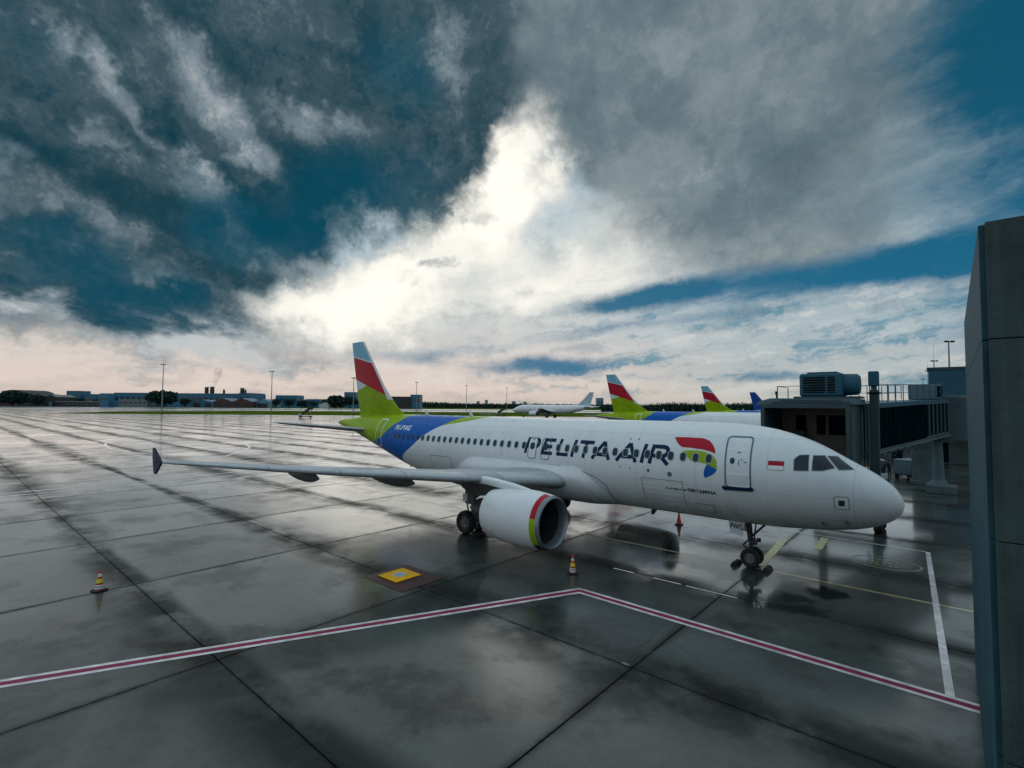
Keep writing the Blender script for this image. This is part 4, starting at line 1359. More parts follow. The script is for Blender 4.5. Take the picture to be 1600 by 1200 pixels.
    P(MB().box(L-.85, L-.62, -.98, -.95, 6.95, 7.78, mat=T1), 'louvre_opening', 'bridge_dark', u2)
    # ribs, cable tray and fittings on the tunnel
    for k in range(13):
        a = 0.5+k*0.82
        P(MB().box(a, a+.05, -1.395, -1.352, 4.27, 6.53, mat=T1), 'wall_rib', 'bridge_dark')
    P(MB().box(0.3, L-1.0, -1.50, -1.42, 4.05, 4.13, mat=T1), 'cable_tray', 'bridge_pale')
    for k in range(6):
        a = 1.2+k*1.5
        P(MB().tube(T1 @ Vector((a, -1.46, 4.04)), T1 @ Vector((a+.7, -1.46, 3.62)), .022, n=6).tube(T1 @ Vector((a+.7, -1.46, 3.62)), T1 @ Vector((a+1.45, -1.46, 4.04)), .022, n=6), 'cable_loop', 'black_rubber')
    P(MB().box(0.6, 1.15, -1.405, -1.397, 5.7, 6.0, mat=T1), 'sign_plate', 'cone_yellow')
    P(MB().tube((2.1, -10.2, 4.1), (2.1, -10.2, 1.0), .03, n=8).tube((2.25, -10.2, 4.1), (2.2, -10.2, .9), .025, n=8), 'hydraulic_hose', 'black_rubber')
    P(MB().box(1.62, 1.98, -10.345, -10.335, 1.6, 2.0), 'warning_label', 'cone_yellow')
    P(MB().tube((2.5, -7.2, 6.5), (2.5, -7.0, 6.42), .09, .11, 12), 'work_lamp', 'bridge_pale')
    # rotunda and its pedestal
    T2 = Matrix.Translation((-0.55, -31.0, 0)) @ Matrix.Rotation(R_(-90), 4, 'Y')
    P(MB().lathe([(4.1, .05), (4.1, 1.9), (7.45, 1.9), (7.65, 1.75), (7.7, .05)], 28, Matrix.Translation((-.55, -31.0, 0)) @ Matrix(((0, 0, 1, 0), (0, 1, 0, 0), (1, 0, 0, 0), (0, 0, 0, 1)))), 'rotunda', 'bridge_grey', smooth=True)
    P(MB().tube((-.4, -29.8, .9), (-.4, -29.8, 4.2), .38, .30, 20).tube((-.4, -29.8, .55), (-.4, -29.8, .95), .62, .45, 20), 'pedestal', 'bridge_pale', smooth=True)
    P(MB().box(-1.5, .35, -30.5, -28.6, 0, .62, .05), 'footing', 'concrete_pale')
    return b


build_bridge()

# pier building beyond, with its ground-level wall and pillar
b = empty('pier_building', (-6, -60, 0), 0, 'low teal-grey pier building glimpsed under and behind the boarding bridge', 'building')


def PB(mb, name, m, parent=b):
    ob = mb.build(name, M_[m], parent)
    ob.location = (6, 60, 0) if parent is b else (0, 0, 0)
    return ob


PB(MB().box(-16, 9.5, -66, -58, 0, 4.3), 'wall', 'concrete_pale')
PB(MB().box(-22, 0.6, -64, -52, 4.3, 11.0), 'upper_floor', 'bridge_blue')
PB(MB().box(-22.1, 0.75, -64.1, -51.9, 11.0, 11.25), 'roof', 'bridge_grey')
for k in range(5):
    PB(MB().box(7.9-k*2.2, 9.0-k*2.2, -58, -57.95, .1, 2.5), 'door', 'bridge_dark')
lamp = PB(MB().box(1.2, 3.2, -57.6, -57.45, 3.0, 3.25), 'strip_light', 'lamp_glow')
pl = empty('concrete_pillar', (0.55, -34.6, 0), 0, 'square pale concrete pillar under the far end of the boarding bridge', 'pillar')
o = MB().box(-.9, .9, -.9, .9, 0, 4.1, .06).build('shaft', M_['concrete_pale'], pl)
MB().box(-1.05, 1.05, -1.05, 1.05, 0, .35, .04).build('plinth', M_['concrete_pale'], pl)

# terminal wall at the right, nearest to the viewer
w = empty('terminal_wall', (-1.63, 14.0, 0), 0, 'dark concrete terminal wall block at the right edge', 'wall')
LV = ((0, 2.35), (2.362, 4.95), (4.962, 7.42), (7.432, 8.90))
for k, (z0, z1) in enumerate(LV):
    MB().box(-6.5, -0.06, -.12, 0, z0, z1, .008).build('wall_panel', M_['concrete_wall'], w)
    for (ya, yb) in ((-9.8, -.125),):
        MB().box(-.12, 0, ya, yb, z0, z1, .004).build('side_panel', M_['concrete_skylit'], w)
MB().box(-6.48, -.13, -9.75, -.13, 0.01, 8.88).build('core', M_['joint_filler'], w)

# ------------------------------------------------------------------ small things on the apron
def cone(loc, rz, label, striped=True, tilt=0.0):
    c = empty('traffic_cone', loc, rz, label, 'cone', 'traffic cones round the nearest airliner')
    MB().box(-.20, .20, -.20, .20, .004, .055, .02).build('base', M_['black_rubber'], c)
    H0, H1, r0, r1 = .055, .72, .135, .028
    rr = lambda z: r0+(r1-r0)*(z-H0)/(H1-H0)
    body = MB()
    body.lathe([(H0, rr(H0)), (H1-.02, rr(H1-.02)), (H1, r1*.6), (H1, .002)], 28, Matrix(((0, 0, 1, 0), (0, 1, 0, 0), (1, 0, 0, 0), (0, 0, 0, 1))))
    bo = body.build('body', M_['cone_orange'], c, smooth=True)
    bands = [(.09, .22, 'cone_white'), (.29, .42, 'cone_yellow'), (.50, .60, 'cone_white')] if striped else []
    for (a, b_, m) in bands:
        MB().lathe([(a, rr(a)+.003), (b_, rr(b_)+.003)], 28, Matrix(((0, 0, 1, 0), (0, 1, 0, 0), (1, 0, 0, 0), (0, 0, 0, 1)))).build('reflective_band', M_[m], bo, smooth=True)
    if striped:
        MB().lathe([(.145, rr(.145)+.005), (.17, rr(.17)+.005)], 28, Matrix(((0, 0, 1, 0), (0, 1, 0, 0), (1, 0, 0, 0), (0, 0, 0, 1)))).build('printed_line', M_['letter_navy'], bo, smooth=True)
    c.rotation_euler = (tilt, 0, rz)
    return c


cone((21.36, 18.49, 0), .3, 'striped cone standing alone on open slabs at the left', tilt=R_(0))
cone((10.07, 5.78, 0), .8, 'striped cone in front of the near engine intake')
cone((10.31, -5.04, 0), .1, 'plain red cone beyond the nearest airliner belly', striped=False)

hp = empty('hydrant_cover', (14.87, 10.5, 0), 0, 'square yellow hydrant cover with round lid on a reddish patch', 'hydrant cover')
pp = MB().box(-1.18, 1.18, -1.0, 1.0, .004, .010).build('painted_patch', M_['patch_red'], hp, loc=(-.29, 0, 0))
MB().box(-.58, .58, -.58, .58, .010, .045, .012).build('plate', M_['plate_yellow'], hp)
ZT = Matrix(((0, 0, 1, 0), (0, 1, 0, 0), (1, 0, 0, 0), (0, 0, 0, 1)))
MB().lathe([(.045, .27), (.062, .26), (.062, .22), (.05, .21), (.05, .001)], 32, ZT).build('lid', M_['grey_paint'], hp)
MB().box(-.16, .16, -.03, .03, .051, .066, .006).box(-.03, .03, -.16, .16, .051, .0655, .006).build('lid_handle', M_['grey_paint'], hp)

for i, (x, y, lab) in enumerate(((5.62, .255, 'black rubber chock behind the nose wheels'), (4.42, .255, 'black rubber chock ahead of the nose wheels'),
                                 (16.95, 4.27, 'black rubber chock ahead of the near main wheels'))):
    ck = MB().poly([(x-.16, y-.3, .004), (x+.16, y-.3, .004), (x+.06, y-.3, .17), (x-.06, y-.3, .17)], (0, .6, 0)).build('wheel_chock', M_['black_rubber'])
    tag(ck, lab, 'chock', 'wheel chocks of the nearest airliner')

# ------------------------------------------------------------------ people and carts under the bridge
def person(loc, rz, label, shirt, bend=0.0):
    bm = bmesh.new()
    J = {'pel': (0, 0, .95, .15), 'waist': (0, .01, 1.12, .135), 'chest': (0, .02+bend*.3, 1.34, .16), 'neck': (0, .03+bend*.45, 1.50, .06), 'head0': (0, .04+bend*.5, 1.60, .095), 'head1': (0, .045+bend*.52, 1.72, .085),
         'lh': (-.10, 0, .90, .10), 'lk': (-.11, .03, .50, .065), 'la': (-.11, -.02, .09, .045), 'lt': (-.12, .14, .04, .035),
         'rh': (.10, 0, .90, .10), 'rk': (.12, -.02, .50, .065), 'ra': (.13, -.06, .09, .045), 'rt': (.14, .10, .04, .035),
         'ls': (-.19, .02+bend*.35, 1.42, .06), 'le': (-.25, .02+bend*.2, 1.15, .045), 'lw': (-.24, .14+bend*.2, .93, .034), 'lf': (-.235, .18+bend*.2, .84, .03),
         'rs': (.19, .02+bend*.35, 1.42, .06), 're': (.25, .04+bend*.2, 1.15, .045), 'rw': (.22, .20+bend*.2, .98, .034), 'rf': (.215, .25+bend*.2, .90, .03)}
    E_ = [('pel', 'waist'), ('waist', 'chest'), ('chest', 'neck'), ('neck', 'head0'), ('head0', 'head1'), ('pel', 'lh'), ('lh', 'lk'), ('lk', 'la'), ('la', 'lt'),
          ('pel', 'rh'), ('rh', 'rk'), ('rk', 'ra'), ('ra', 'rt'), ('chest', 'ls'), ('ls', 'le'), ('le', 'lw'), ('lw', 'lf'), ('chest', 'rs'), ('rs', 're'), ('re', 'rw'), ('rw', 'rf')]
    keys = list(J)
    me = bpy.data.meshes.new('person_frame')
    me.from_pydata([J[k][:3] for k in keys], [(keys.index(a), keys.index(b_)) for a, b_ in E_], [])
    ob = bpy.data.objects.new('person_frame', me)
    COL.objects.link(ob)
    sk = ob.modifiers.new('skin', 'SKIN')
    for i, k in enumerate(keys):
        sv = me.skin_vertices[0].data[i]
        sv.radius = (J[k][3], J[k][3]*.85)
        sv.use_root = (k == 'pel')
    sb = ob.modifiers.new('sub', 'SUBSURF')
    sb.levels = 1
    sb.render_levels = 1
    dg = bpy.context.evaluated_depsgraph_get()
    bme = bpy.data.meshes.new_from_object(ob.evaluated_get(dg))
    bpy.data.objects.remove(ob)
    bme.materials.clear()
    for m in ('cloth_navy', shirt, 'skin', 'black_rubber'):
        bme.materials.append(M_[m])
    for pf in bme.polygons:
        z = pf.center.z
        x = abs(pf.center.x)
        pf.material_index = 3 if z < .10 else 2 if (z > 1.50 or (x > .18 and z < 1.0 and z > .75)) else 1 if z > .98 or x > .2 else 0
        pf.use_smooth = True
    p_ = empty('person', loc, rz, label, 'person')
    link('body', bme, None, p_)
    hm = MB()
    r = bmesh.ops.create_uvsphere(hm.bm, u_segments=14, v_segments=8, radius=.112)
    bmesh.ops.transform(hm.bm, matrix=Matrix.Translation((0, .03+bend*.52, 1.70)) @ Matrix.Diagonal((1, 1.05, .85, 1)), verts=r['verts'])
    hm.build('hair', M_['hair_black'], p_, smooth=True)
    return p_


person((3.62, -36.6, 0), 1.9, 'person in dark clothes standing just right of the bridge lift column', 'cloth_navy', .05)
person((3.30, -37.3, 0), 4.2, 'person in dark clothes stooping beside another under the bridge', 'cloth_navy', .22)
person((2.85, -39.2, 0), .6, 'person in grey top walking alone under the boarding bridge', 'cloth_grey')


def baggage_cart(loc, rz, label):
    c = empty('baggage_cart', loc, rz, label, 'cart', 'ground carts under the boarding bridge')
    MB().box(-1.3, 1.3, -.75, .75, .45, .60, .02).build('bed', M_['bridge_grey'], c)
    MB().box(-1.28, -1.22, -.72, .72, .6, 1.75).build('end_panel', M_['bridge_pale'], c)
    MB().box(1.22, 1.28, -.72, .72, .6, 1.75).build('end_panel', M_['bridge_pale'], c)
    MB().box(-1.3, 1.3, -.78, .78, 1.75, 1.83, .02).build('roof', M_['bridge_pale'], c)
    MB().box(-1.1, -.2, -.6, .6, .6, 1.25, .06).box(.0, .9, -.55, .55, .6, 1.1, .06).build('luggage', M_['bridge_dark'], c)
    for x in (-.9, .9):
        for y in (-.62, .62):
            MB().lathe([(-.08, .01), (-.08, .22), (-.04, .25), (.04, .25), (.08, .22), (.08, .01)], 18, Matrix.Translation((x, y, .25)) @ Matrix.Rotation(R_(90), 4, 'Z')).build('wheel', M_['black_rubber'], c, smooth=True)
    MB().tube((1.3, 0, .45), (2.0, 0, .3), .04).build('drawbar', M_['dark_metal'], c)
    return c


baggage_cart((1.75, -37.6, 0), 1.15, 'roofed baggage cart beside the pale pillar under the bridge')


def tug(loc, rz, label):
    c = empty('baggage_tractor', loc, rz, label, 'tractor', 'ground carts under the boarding bridge')
    MB().box(-1.4, 1.4, -.7, .7, .35, .85, .06).box(.2, 1.4, -.62, .62, .85, 1.12, .06).build('body', M_['shed_pale'], c)
    MB().box(-1.0, -.4, -.55, .55, .85, 1.0, .03).box(-1.1, -1.0, -.55, .55, .85, 1.4, .03).build('seat', M_['black_rubber'], c)
    MB().box(-1.1, .3, -.62, .62, 1.95, 2.0).build('canopy', M_['shed_pale'], c)
    for x in (-1.08, .25):
        for y in (-.58, .58):
            MB().tube((x, y, .85), (x, y, 1.96), .025, n=6).build('canopy_post', M_['dark_metal'], c)
    for x in (-.9, .95):
        for y in (-.68, .68):
            MB().lathe([(-.11, .01), (-.11, .30), (-.06, .34), (.06, .34), (.11, .30), (.11, .01)], 20, Matrix.Translation((x, y, .34)) @ Matrix.Rotation(R_(90), 4, 'Z')).build('wheel', M_['black_rubber'], c, smooth=True)
    MB().tube((.95, .45, 1.0), (.98, .45, 1.02), .07, n=14).build('headlight', M_['lip_metal'], c)
    return c


tug((4.15, -33.5, 0), -1.2, 'white baggage tractor showing past the nearest airliner nose')

# ------------------------------------------------------------------ passenger stairs on the apron
def stairs(loc, rz, label, h=4.2):
    c = empty('passenger_stairs', loc, rz, label, 'stairs', 'mobile passenger stairs far out on the apron')
    MB().box(-3.4, 3.0, -1.1, 1.1, .55, .95, .05).build('chassis', M_['shed_dark'], c)
    MB().box(-3.5, -1.9, -1.05, 1.05, .7, 2.2, .15).build('driver_cab', M_['shed_pale'], c)
    for s in (-1, 1):
        MB().poly([(-2.4, s*.95-.03, .9), (2.0, s*.95-.03, h-.5), (3.2, s*.95-.03, h-.5), (3.2, s*.95-.03, h+1.0), (1.9, s*.95-.03, h+1.0), (-2.4, s*.95-.03, 2.4)], (0, .06, 0)).build('side_panel', M_['shed_dark'], c)
    n = 16
    for k in range(n):
        x, z = -2.4+4.4*k/n, 1.0+(h-1.6)*k/n
        MB().box(x, x+.3, -.9, .9, z, z+.05).build('step', M_['bridge_grey'], c)
    MB().box(2.0, 3.3, -1.0, 1.0, h-.55, h-.45).build('platform', M_['bridge_grey'], c)
    MB().box(1.4, 3.3, -1.05, 1.05, h+1.0, h+1.1).build('canopy', M_['shed_dark'], c)
    for s in (-1, 1):
        MB().tube((1.5, s*.9, .9), (2.6, s*.9, h-.5), .07).build('prop', M_['pole_steel'], c)
    for x in (-2.5, 2.2):
        for y in (-1.0, 1.0):
            MB().lathe([(-.14, .01), (-.14, .38), (-.07, .44), (.07, .44), (.14, .38), (.14, .01)], 18, Matrix.Translation((x, y, .44)) @ Matrix.Rotation(R_(90), 4, 'Z')).build('wheel', M_['black_rubber'], c, smooth=True)
    return c


stairs(at(479, 252), math.atan2(RH.y, RH.x)+.35, 'dark mobile stairs at the apron edge left of the nearest tail', 4.6)
stairs(at(783, 345), math.atan2(RH.y, RH.x)-.2, 'mobile stairs by the fence left of the far wide-body airliner', 4.4)
fn = empty('apron_fence', at(757, 350), 0, 'low pale railing at the grass edge beside the distant stairs', 'fence')
for k in range(16):
    p = at(750+k*1.7+ (8 if k > 12 else 0), 350)-at(757, 350)
    MB().box(p.x-.06, p.x+.06, p.y-.06, p.y+.06, 0, 1.5).build('fence_post', M_['shed_pale'], fn)
q0, q1 = at(749, 350)-at(757, 350), at(786, 350)-at(757, 350)
MB().tube((q0.x, q0.y, 1.45), (q1.x, q1.y, 1.45), .05, n=6).build('fence_rail', M_['shed_pale'], fn)

# ------------------------------------------------------------------ light masts
def mast(u, vtop, label, d=None, h=31.0, whip=0.0, wide=1.0):
    if d is None:
        d = (h-CAM.z)*FPX/(629.3+u*.0064-vtop)
    else:
        h = hgt(u, vtop, d)
    c = empty('light_mast', at(u, d), math.atan2(RH.y, RH.x), label, 'light mast', 'floodlight masts round the airfield')
    MB().tube((0, 0, 0), (0, 0, h), .42*wide, .20*wide, 14).build('pole', M_['pole_steel'], c, smooth=True)
    MB().box(-.45, .45, -.45, .45, 0, .4, .05).build('footing', M_['concrete_pale'], c)
    MB().box(-1.7*wide, 1.7*wide, -.12, .12, h-.35, h-.1).box(-.12, .12, -1.2, 1.2, h-.35, h-.1).build('cross_arm', M_['pole_steel'], c)
    for k, x in enumerate((-1.5, -.75, .75, 1.5)):
        fl = MB().box(-.33, .33, -.2, .2, -.35, .35, .05).build('floodlight', M_['pole_steel'], c, loc=(x*wide, -.35, h-.3), rot=(R_(35), 0, 0))
        MB().box(-.27, .27, -.215, -.2, -.28, .28).build('lens', M_['glass_dark'], fl)
    if whip:
        MB().tube((0, 0, h), (0, 0, h+whip), .07, .03, 6).build('lightning_rod', M_['pole_steel'], c)
    return c


mast(254, 569, 'tallest light mast at the left, before the dark round tree', d=362, whip=7)
mast(424.5, 580, 'second light mast from the left, standing on the grass', d=385)
mast(552.5, 590, 'light mast half hidden by the nearest airliner fin', d=400)
mast(651, 597, 'light mast just right of the nearest airliner fin')
mast(729, 602, 'light mast with a thin rod, midway to the far wide-body', whip=6)
mast(792, 606, 'light mast standing just left of the far wide-body')
mast(1485, 532, 'nearest light mast at the right above the terminal', whip=0)
mast(1461, 563, 'second light mast from the right edge, with a tall rod', whip=9)
mast(1451, 579, 'third light mast from the right edge, above the bridge railing', whip=7)
mast(1443, 592, 'smallest light mast behind the bridge roof unit at the right')

# ------------------------------------------------------------------ far buildings
YR = math.atan2(RH.y, RH.x)


def building(name, u0, u1, vtop, d, depth, label, wall, roof, gable=0.0, cat='building', wins=0, group=None, vwin=None, doors=0, base=0.0):
    """box or gabled hall facing the apron, d metres out"""
    uc = (u0+u1)/2
    W = (u1-u0)/FPX*d
    H = hgt(uc, vtop, d)
    c = empty(name, at(uc, d), YR, label, cat, group)
    if gable:
        e = H-gable
        MB().poly([(-W/2, 0, 0), (W/2, 0, 0), (W/2, 0, e), (0, 0, H), (-W/2, 0, e)], (0, depth, 0)).build('wall', M_[wall], c)
        for s in (-1, 1):
            MB().poly([(s*(W/2+.5), -.6, e-.25), (0, -.6, H+.05), (0, -.6, H+.5), (s*(W/2+.5), -.6, e+.25)], (0, depth+1.2, 0)).build('roof_slope', M_[roof], c)
    else:
        MB().box(-W/2, W/2, 0, depth, 0, H).build('wall', M_[wall], c)
        MB().box(-W/2-.3, W/2+.3, -.3, depth+.3, H, H+.5).build('roof', M_[roof], c)
    for k in range(wins):
        x = -W/2+W*(k+.5)/wins
        ww = W/wins*.55
        wz = H*.45 if not gable else (H-gable)*.45
        MB().box(x-ww/2, x+ww/2, -.12, 0, wz, wz+H*.28).build('window', M_['far_window'], c)
    for k in range(doors):
        x = -W/2+W*(k+.5)/doors
        ww = W/doors*.6
        MB().box(x-ww/2, x+ww/2, -.15, 0, 0, (H-gable)*.8).build('door', M_['shed_dark'], c)
    return c


GB = 'buildings beyond the runway'
# arched hangar at the far left
hgr = empty('arched_hangar', at(20, 930), YR, 'dark arched hangar at the far left skyline', 'hangar', GB)
Rr = 30/FPX*930
MB().poly([(Rr*math.cos(t), 0, hgt(20, 609, 930)*math.sin(t)**.8 if math.sin(t) > 0 else 0) for t in np.linspace(0, math.pi, 18)], (0, 60, 0)).build('shell', M_['shed_dark'], hgr)
MB().box(-14, -2, -.4, 0, 0, 10).box(4, 12, -.4, 0, 0, 9).build('door', M_['shed_rust'], hgr)
building('shed', 50, 71, 616, 920, 40, 'dark shed next to the arched hangar', 'shed_dark', 'shed_dark', 4, group=GB, doors=2)
building('shed', 71, 89, 617, 915, 40, 'dark shed with pale doors left of the long low roof', 'shed_dark', 'shed_grey', 4, group=GB)
MB().box(-3, 3, -.5, -.3, 0, 9).build('door', M_['factory_pale'], bpy.data.objects['shed.001'])
building('terminal_shed', 88, 156, 627.5, 905, 30, 'long low shed with a pale roof edge at the left', 'shed_dark', 'shed_pale', group=GB, wins=9)
building('tower_block', 104, 125, 611, 1150, 30, 'blue-grey block with stepped top above the long low shed', 'factory_blue', 'factory_pale', group=GB, wins=4)
building('tower_block', 133, 147, 616, 1150, 30, 'small blue-grey block right of the stepped block', 'factory_blue', 'factory_pale', group=GB, wins=3)
building('control_cabin', 156, 170, 615, 903, 14, 'narrow blue tower at the end of the long low shed', 'factory_blue', 'factory_pale', group=GB, wins=2)
building('factory', 178, 240, 614, 1050, 120, 'long blue factory hall left of the round tree', 'factory_blue', 'factory_pale', group=GB, wins=7)
building('factory', 262, 372, 615, 1060, 120, 'long blue factory hall below the chimneys', 'factory_blue', 'factory_pale', group=GB, wins=12)
building('factory', 373, 392, 614.5, 1040, 60, 'blue factory end block right of the chimneys', 'factory_blue', 'factory_blue', group=GB, wins=2)
building('office_block', 186, 231, 624, 910, 20, 'grey office block with a row of pale windows before the factory', 'shed_grey', 'shed_grey', group=GB, wins=6)
building('workshop', 300, 334, 625, 930, 40, 'blue roofed workshop left of the rust coloured sheds', 'factory_blue', 'roof_blue', 4, group=GB, doors=2)
building('workshop', 334, 364, 622.5, 915, 40, 'left of two rust coloured gabled sheds with blue roofs', 'shed_rust', 'roof_blue', 6, group=GB, doors=2)
building('workshop', 364, 394, 622.5, 915, 40, 'right of two rust coloured gabled sheds with blue roofs', 'shed_rust', 'roof_blue', 6, group=GB, doors=2)
building('workshop', 397, 424, 624, 930, 40, 'pale blue gabled shed behind the second light mast', 'factory_pale', 'roof_blue', 5, group=GB, doors=1)
building('apartment_block', 431, 464, 618, 1150, 40, 'blue-grey block among trees right of the second light mast', 'factory_blue', 'factory_pale', group=GB, wins=6)
building('apartment_block', 480, 500, 624, 1200, 40, 'low blue-grey block left of the dark tree mass', 'factory_blue', 'factory_pale', group=GB, wins=4)
building('kiosk', 499, 514, 629.5, 905, 14, 'small white roofed kiosk before the dark tree mass', 'shed_pale', 'shed_pale', 3, group=GB)
building('apartment_block', 538, 556, 613, 1200, 40, 'blue-grey block touching the fin edge behind the trees', 'factory_blue', 'factory_pale', group=GB, wins=4)
building('hangar', 600, 641, 620, 960, 60, 'dark flat hangar right of the nearest fin', 'shed_dark', 'shed_grey', group=GB, doors=3)
building('office_tower', 641.5, 656, 617, 965, 30, 'blue office tower at the end of the dark hangar', 'factory_blue', 'factory_pale', group=GB, wins=3)
building('water_tower', 933, 943, 622, 1700, 30, 'pale blue tower on the skyline right of the wide-body tail', 'factory_pale', 'factory_pale', group=GB, wins=2)
for (ua, ub, vt, lab) in ((745, 749, 627, 'thin skyline block just right of the mast with a thin rod'), (758, 762, 625, 'skyline block midway between the rod mast and the mast by the wide-body'), (800, 806, 627, 'faint skyline block behind the wide-body nose'), (818, 823, 628, 'lowest faint skyline block above the wide-body roof')):
    building('skyline_block', ua, ub, vt, 2300, 30, lab, 'factory_pale', 'factory_pale', group=GB)
for (u, vt, r, lab) in ((323, 605, 4.2, 'left chimney of the close pair on the factory'), (331.5, 604.5, 4.6, 'smoking chimney, right one of the close pair'), (350, 609, 2.4, 'thin chimney midway along the factory roof'),
                        (378.5, 606.5, 4.4, 'thick chimney near the right end of the factory'), (383.5, 609, 2.2, 'thin chimney beside the thick right-hand one')):
    d = 1090
    h = hgt(u, vt, d)
    c = empty('chimney', at(u, d), 0, lab, 'chimney', 'factory chimneys')
    MB().tube((0, 0, 0), (0, 0, h), r*1.1, r*.85, 16).build('stack', M_['shed_dark'], c, smooth=True)
    MB().tube((0, 0, h-1.5), (0, 0, h+.4), r*.98, r*.98, 16).build('rim', M_['shed_grey'], c)
    MB().tube((0, 0, h*.8), (0, 0, h*.84), r*.97, r*.97, 16).build('band', M_['shed_rust'], c)

# smoke drifting from the chimney
sm = bpy.data.materials.new('smoke')
sm.use_nodes = True
sm.node_tree.nodes.clear()
g = G(sm.node_tree)
pv = g.new('ShaderNodeVolumePrincipled')
pv.inputs['Color'].default_value = (.35, .33, .34, 1)
oc = g.new('ShaderNodeTexCoord').outputs['Object']
rad = g.ss(g.vm('LENGTH', oc, out=1), 1.0, .2)
den = g.mul(g.mul(g.ss(g.noise(g.vm('ADD', oc, (3, 1, 2)), 2.2, 4, .6), .42, .7), rad), .10)
g.put(pv.inputs['Density'], den)
mo = g.new('ShaderNodeOutputMaterial')
sm.node_tree.links.new(pv.outputs[0], mo.inputs['Volume'])
for k, (u, v_, ra, rb) in enumerate(((336, 597, 9, 13), (341, 584, 13, 18))):
    mb = MB()
    bmesh.ops.create_icosphere(mb.bm, subdivisions=2, radius=1.0)
    o = mb.build('smoke_plume', sm)
    o.location = at(u, 1090, hgt(u, v_, 1090))
    o.scale = (ra, ra, rb)
    tag(o, 'grey smoke drifting up from the factory chimney' + (', lower puff' if k == 0 else ', upper puff'), 'smoke', kind='stuff')

# ------------------------------------------------------------------ trees
def leaves(mb_v, mb_f, c, rx, ry, rz, n, s, rng):
    for _ in range(n):
        while True:
            q = rng.uniform(-1, 1, 3)
            L = np.linalg.norm(q)
            if L <= 1 and L > .35: break
        q = q*(0.75+.25*rng.rand()) + rng.normal(0, .05, 3)
        p = np.array(c)+q*np.array((rx, ry, rz))
        a = rng.normal(0, 1, 3); a /= np.linalg.norm(a)
        b_ = np.cross(a, rng.normal(0, 1, 3)); b_ /= np.linalg.norm(b_)
        k = s*(0.6+.8*rng.rand())
        i = len(mb_v)
        mb_v += [p-a*k-b_*k*.6, p+a*k-b_*k*.6, p+a*k+b_*k*.6, p-a*k+b_*k*.6]
        mb_f.append((i, i+1, i+2, i+3))


def tree(u, vtop, d, wpx, label, m='leaf_dark', seed=1, n=1500, dome=False, base=None):
    rng = np.random.RandomState(seed)
    H = hgt(u, vtop, d) if base is None else base
    W = wpx/FPX*d
    c = empty('tree', at(u, d), rng.rand()*6, label, 'tree', 'trees beyond the runway')
    tk = MB().tube((0, 0, 0), (0, 0, H*.42), W*.035+.25, W*.02+.15, 9)
    for k in range(6):
        a = k*1.05+rng.rand()
        tk.tube((0, 0, H*(.22+.03*k)), (math.cos(a)*W*.3, math.sin(a)*W*.3, H*(.5+.06*k)), W*.014+.08, .05, 6)
    tk.build('trunk', M_['bark'], c)
    V, Fc = [], []
    lobes = 9
    s = W*.035
    leaves(V, Fc, (0, 0, H*.56), W*.46, W*.46, H*.40, n//3, s, rng)
    for k in range(lobes):
        a = 2*math.pi*k/lobes+rng.rand()*.4
        r = W*(.22+.12*rng.rand())
        zz = H*(.36+.34*rng.rand()) if k % 2 else H*(.60+.16*rng.rand())
        rr = r*(1.0 if zz < H*.6 else .55)
        leaves(V, Fc, (math.cos(a)*rr, math.sin(a)*rr, zz), W*.22, W*.22, H*.20, n*2//3//lobes, s, rng)
    pyd('crown', V, Fc, M_[m], c)
    return c


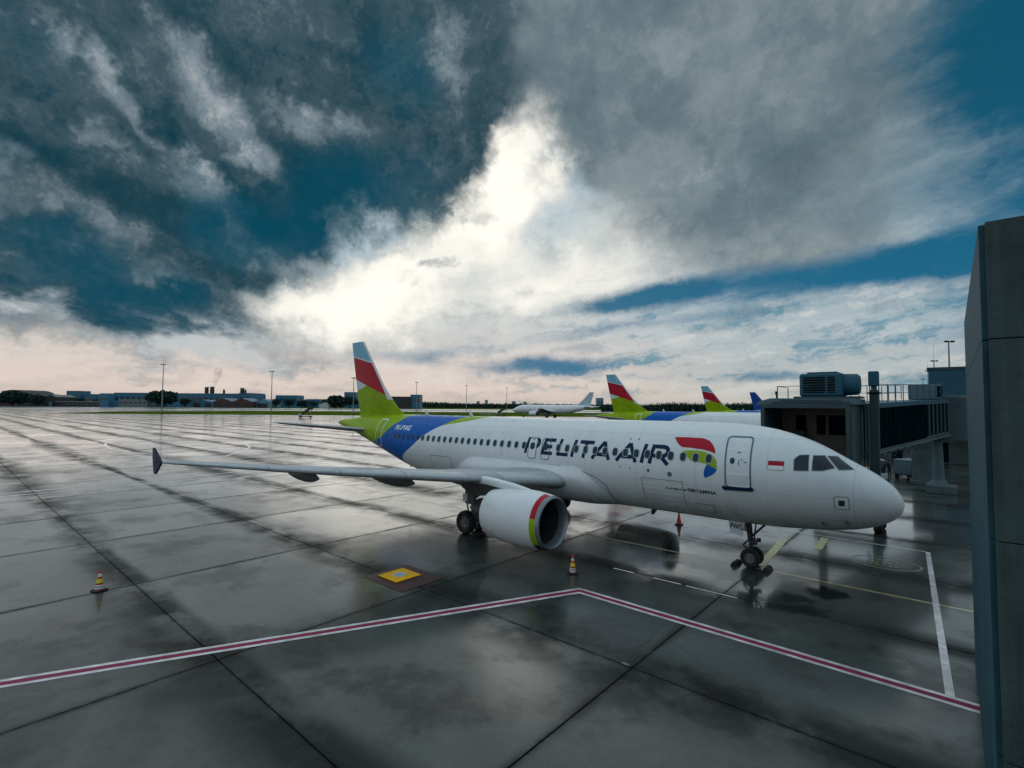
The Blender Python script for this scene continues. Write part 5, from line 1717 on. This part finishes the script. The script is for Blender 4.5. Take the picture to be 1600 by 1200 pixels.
tree(20, 610, 880, 50, 'widest dark tree at the far left before the arched hangar', seed=13, n=2600)
tree(58, 616, 885, 30, 'dark tree right of the widest one at the far left', seed=14, n=1500)
tree(254, 609, 905, 48, 'big dark round tree behind the tallest mast', seed=3, n=2600)
tree(289, 621, 905, 20, 'small round tree right of the big dark one', seed=4, n=900)
tree(525, 616, 915, 34, 'broad dark tree left of the nearest fin', seed=5, n=1800)
tree(547, 617, 915, 28, 'dark tree partly behind the nearest fin', seed=6, n=1500)
for i, (u, v_, w_, lab) in enumerate(((8, 622, 18, 'tree before the arched hangar, leftmost'), (98, 622, 18, 'tree left of the stepped block'), (126, 621, 20, 'tree between the two blue-grey blocks'), (150, 622, 12, 'slim tree by the narrow blue tower'),
                                      (170, 622, 16, 'tree right of the narrow blue tower'), (404, 622, 10, 'small tree left of the second mast'), (432, 622, 18, 'tree right of the second mast'), (452, 623, 20, 'tree before the blue-grey block among trees'),
                                      (472, 625, 20, 'low tree left of the distant dark stairs'), (490, 626, 16, 'low tree above the distant dark stairs'), (508, 622, 14, 'tree behind the white kiosk'))):
    tree(u, v_, 940+12*(i % 3), w_, lab, 'leaf_mid' if i % 3 == 0 else 'leaf_dark', 20+i, 700)


def treeline(name, label, lst, m, seed):
    rng = np.random.RandomState(seed)
    V, Fc = [], []
    for (u0, u1, v0, v1, d, n) in lst:
        for k in range(n):
            u = u0+(u1-u0)*(k+rng.rand()*.8)/n
            dd = d*(1+.05*rng.rand())
            t = (u-u0)/(u1-u0)
            v_ = v0+(v1-v0)*t+rng.normal(0, .5)
            H = max(4, hgt(u, v_, dd))
            W = (u1-u0)/n/FPX*dd*1.5
            p = at(u, dd)
            i0 = len(V)
            for a_ in range(5):
                for b_ in range(8):
                    ta, tb = math.pi*a_/4-math.pi/2, 2*math.pi*b_/8+rng.rand()*.3
                    V.append(np.array((p.x+W*.72*math.cos(ta)*math.cos(tb), p.y+W*.72*math.cos(ta)*math.sin(tb), H*.42+H*.42*math.sin(ta))))
            Fc += [(i0+a_*8+b_, i0+a_*8+(b_+1) % 8, i0+(a_+1)*8+(b_+1) % 8, i0+(a_+1)*8+b_) for a_ in range(4) for b_ in range(8)]
            leaves(V, Fc, (p.x, p.y, H*.45), W*.95, W*.95, H*.56, 300, min(W*.09+.12, .9), rng)
    return tag(pyd(name, V, Fc, M_[m]), label, 'trees', kind='stuff')


treeline('distant_wood', 'dark wood behind the parked tails at the right', [(995, 1050, 632, 627, 480, 26), (1050, 1110, 627, 629, 480, 28), (1110, 1215, 629, 627, 480, 40), (940, 1000, 634, 631, 640, 24), (1210, 1420, 627, 628, 470, 50)], 'leaf_dark', 5)
treeline('distant_treeline', 'thin far treeline between the masts and the wide-body', [(655, 720, 626, 629, 1300, 40), (720, 850, 629.5, 630, 1400, 60), (850, 990, 631, 631, 1500, 40), (-80, 40, 622, 620, 1200, 30), (80, 600, 623, 623, 1250, 110)], 'leaf_mid', 6)
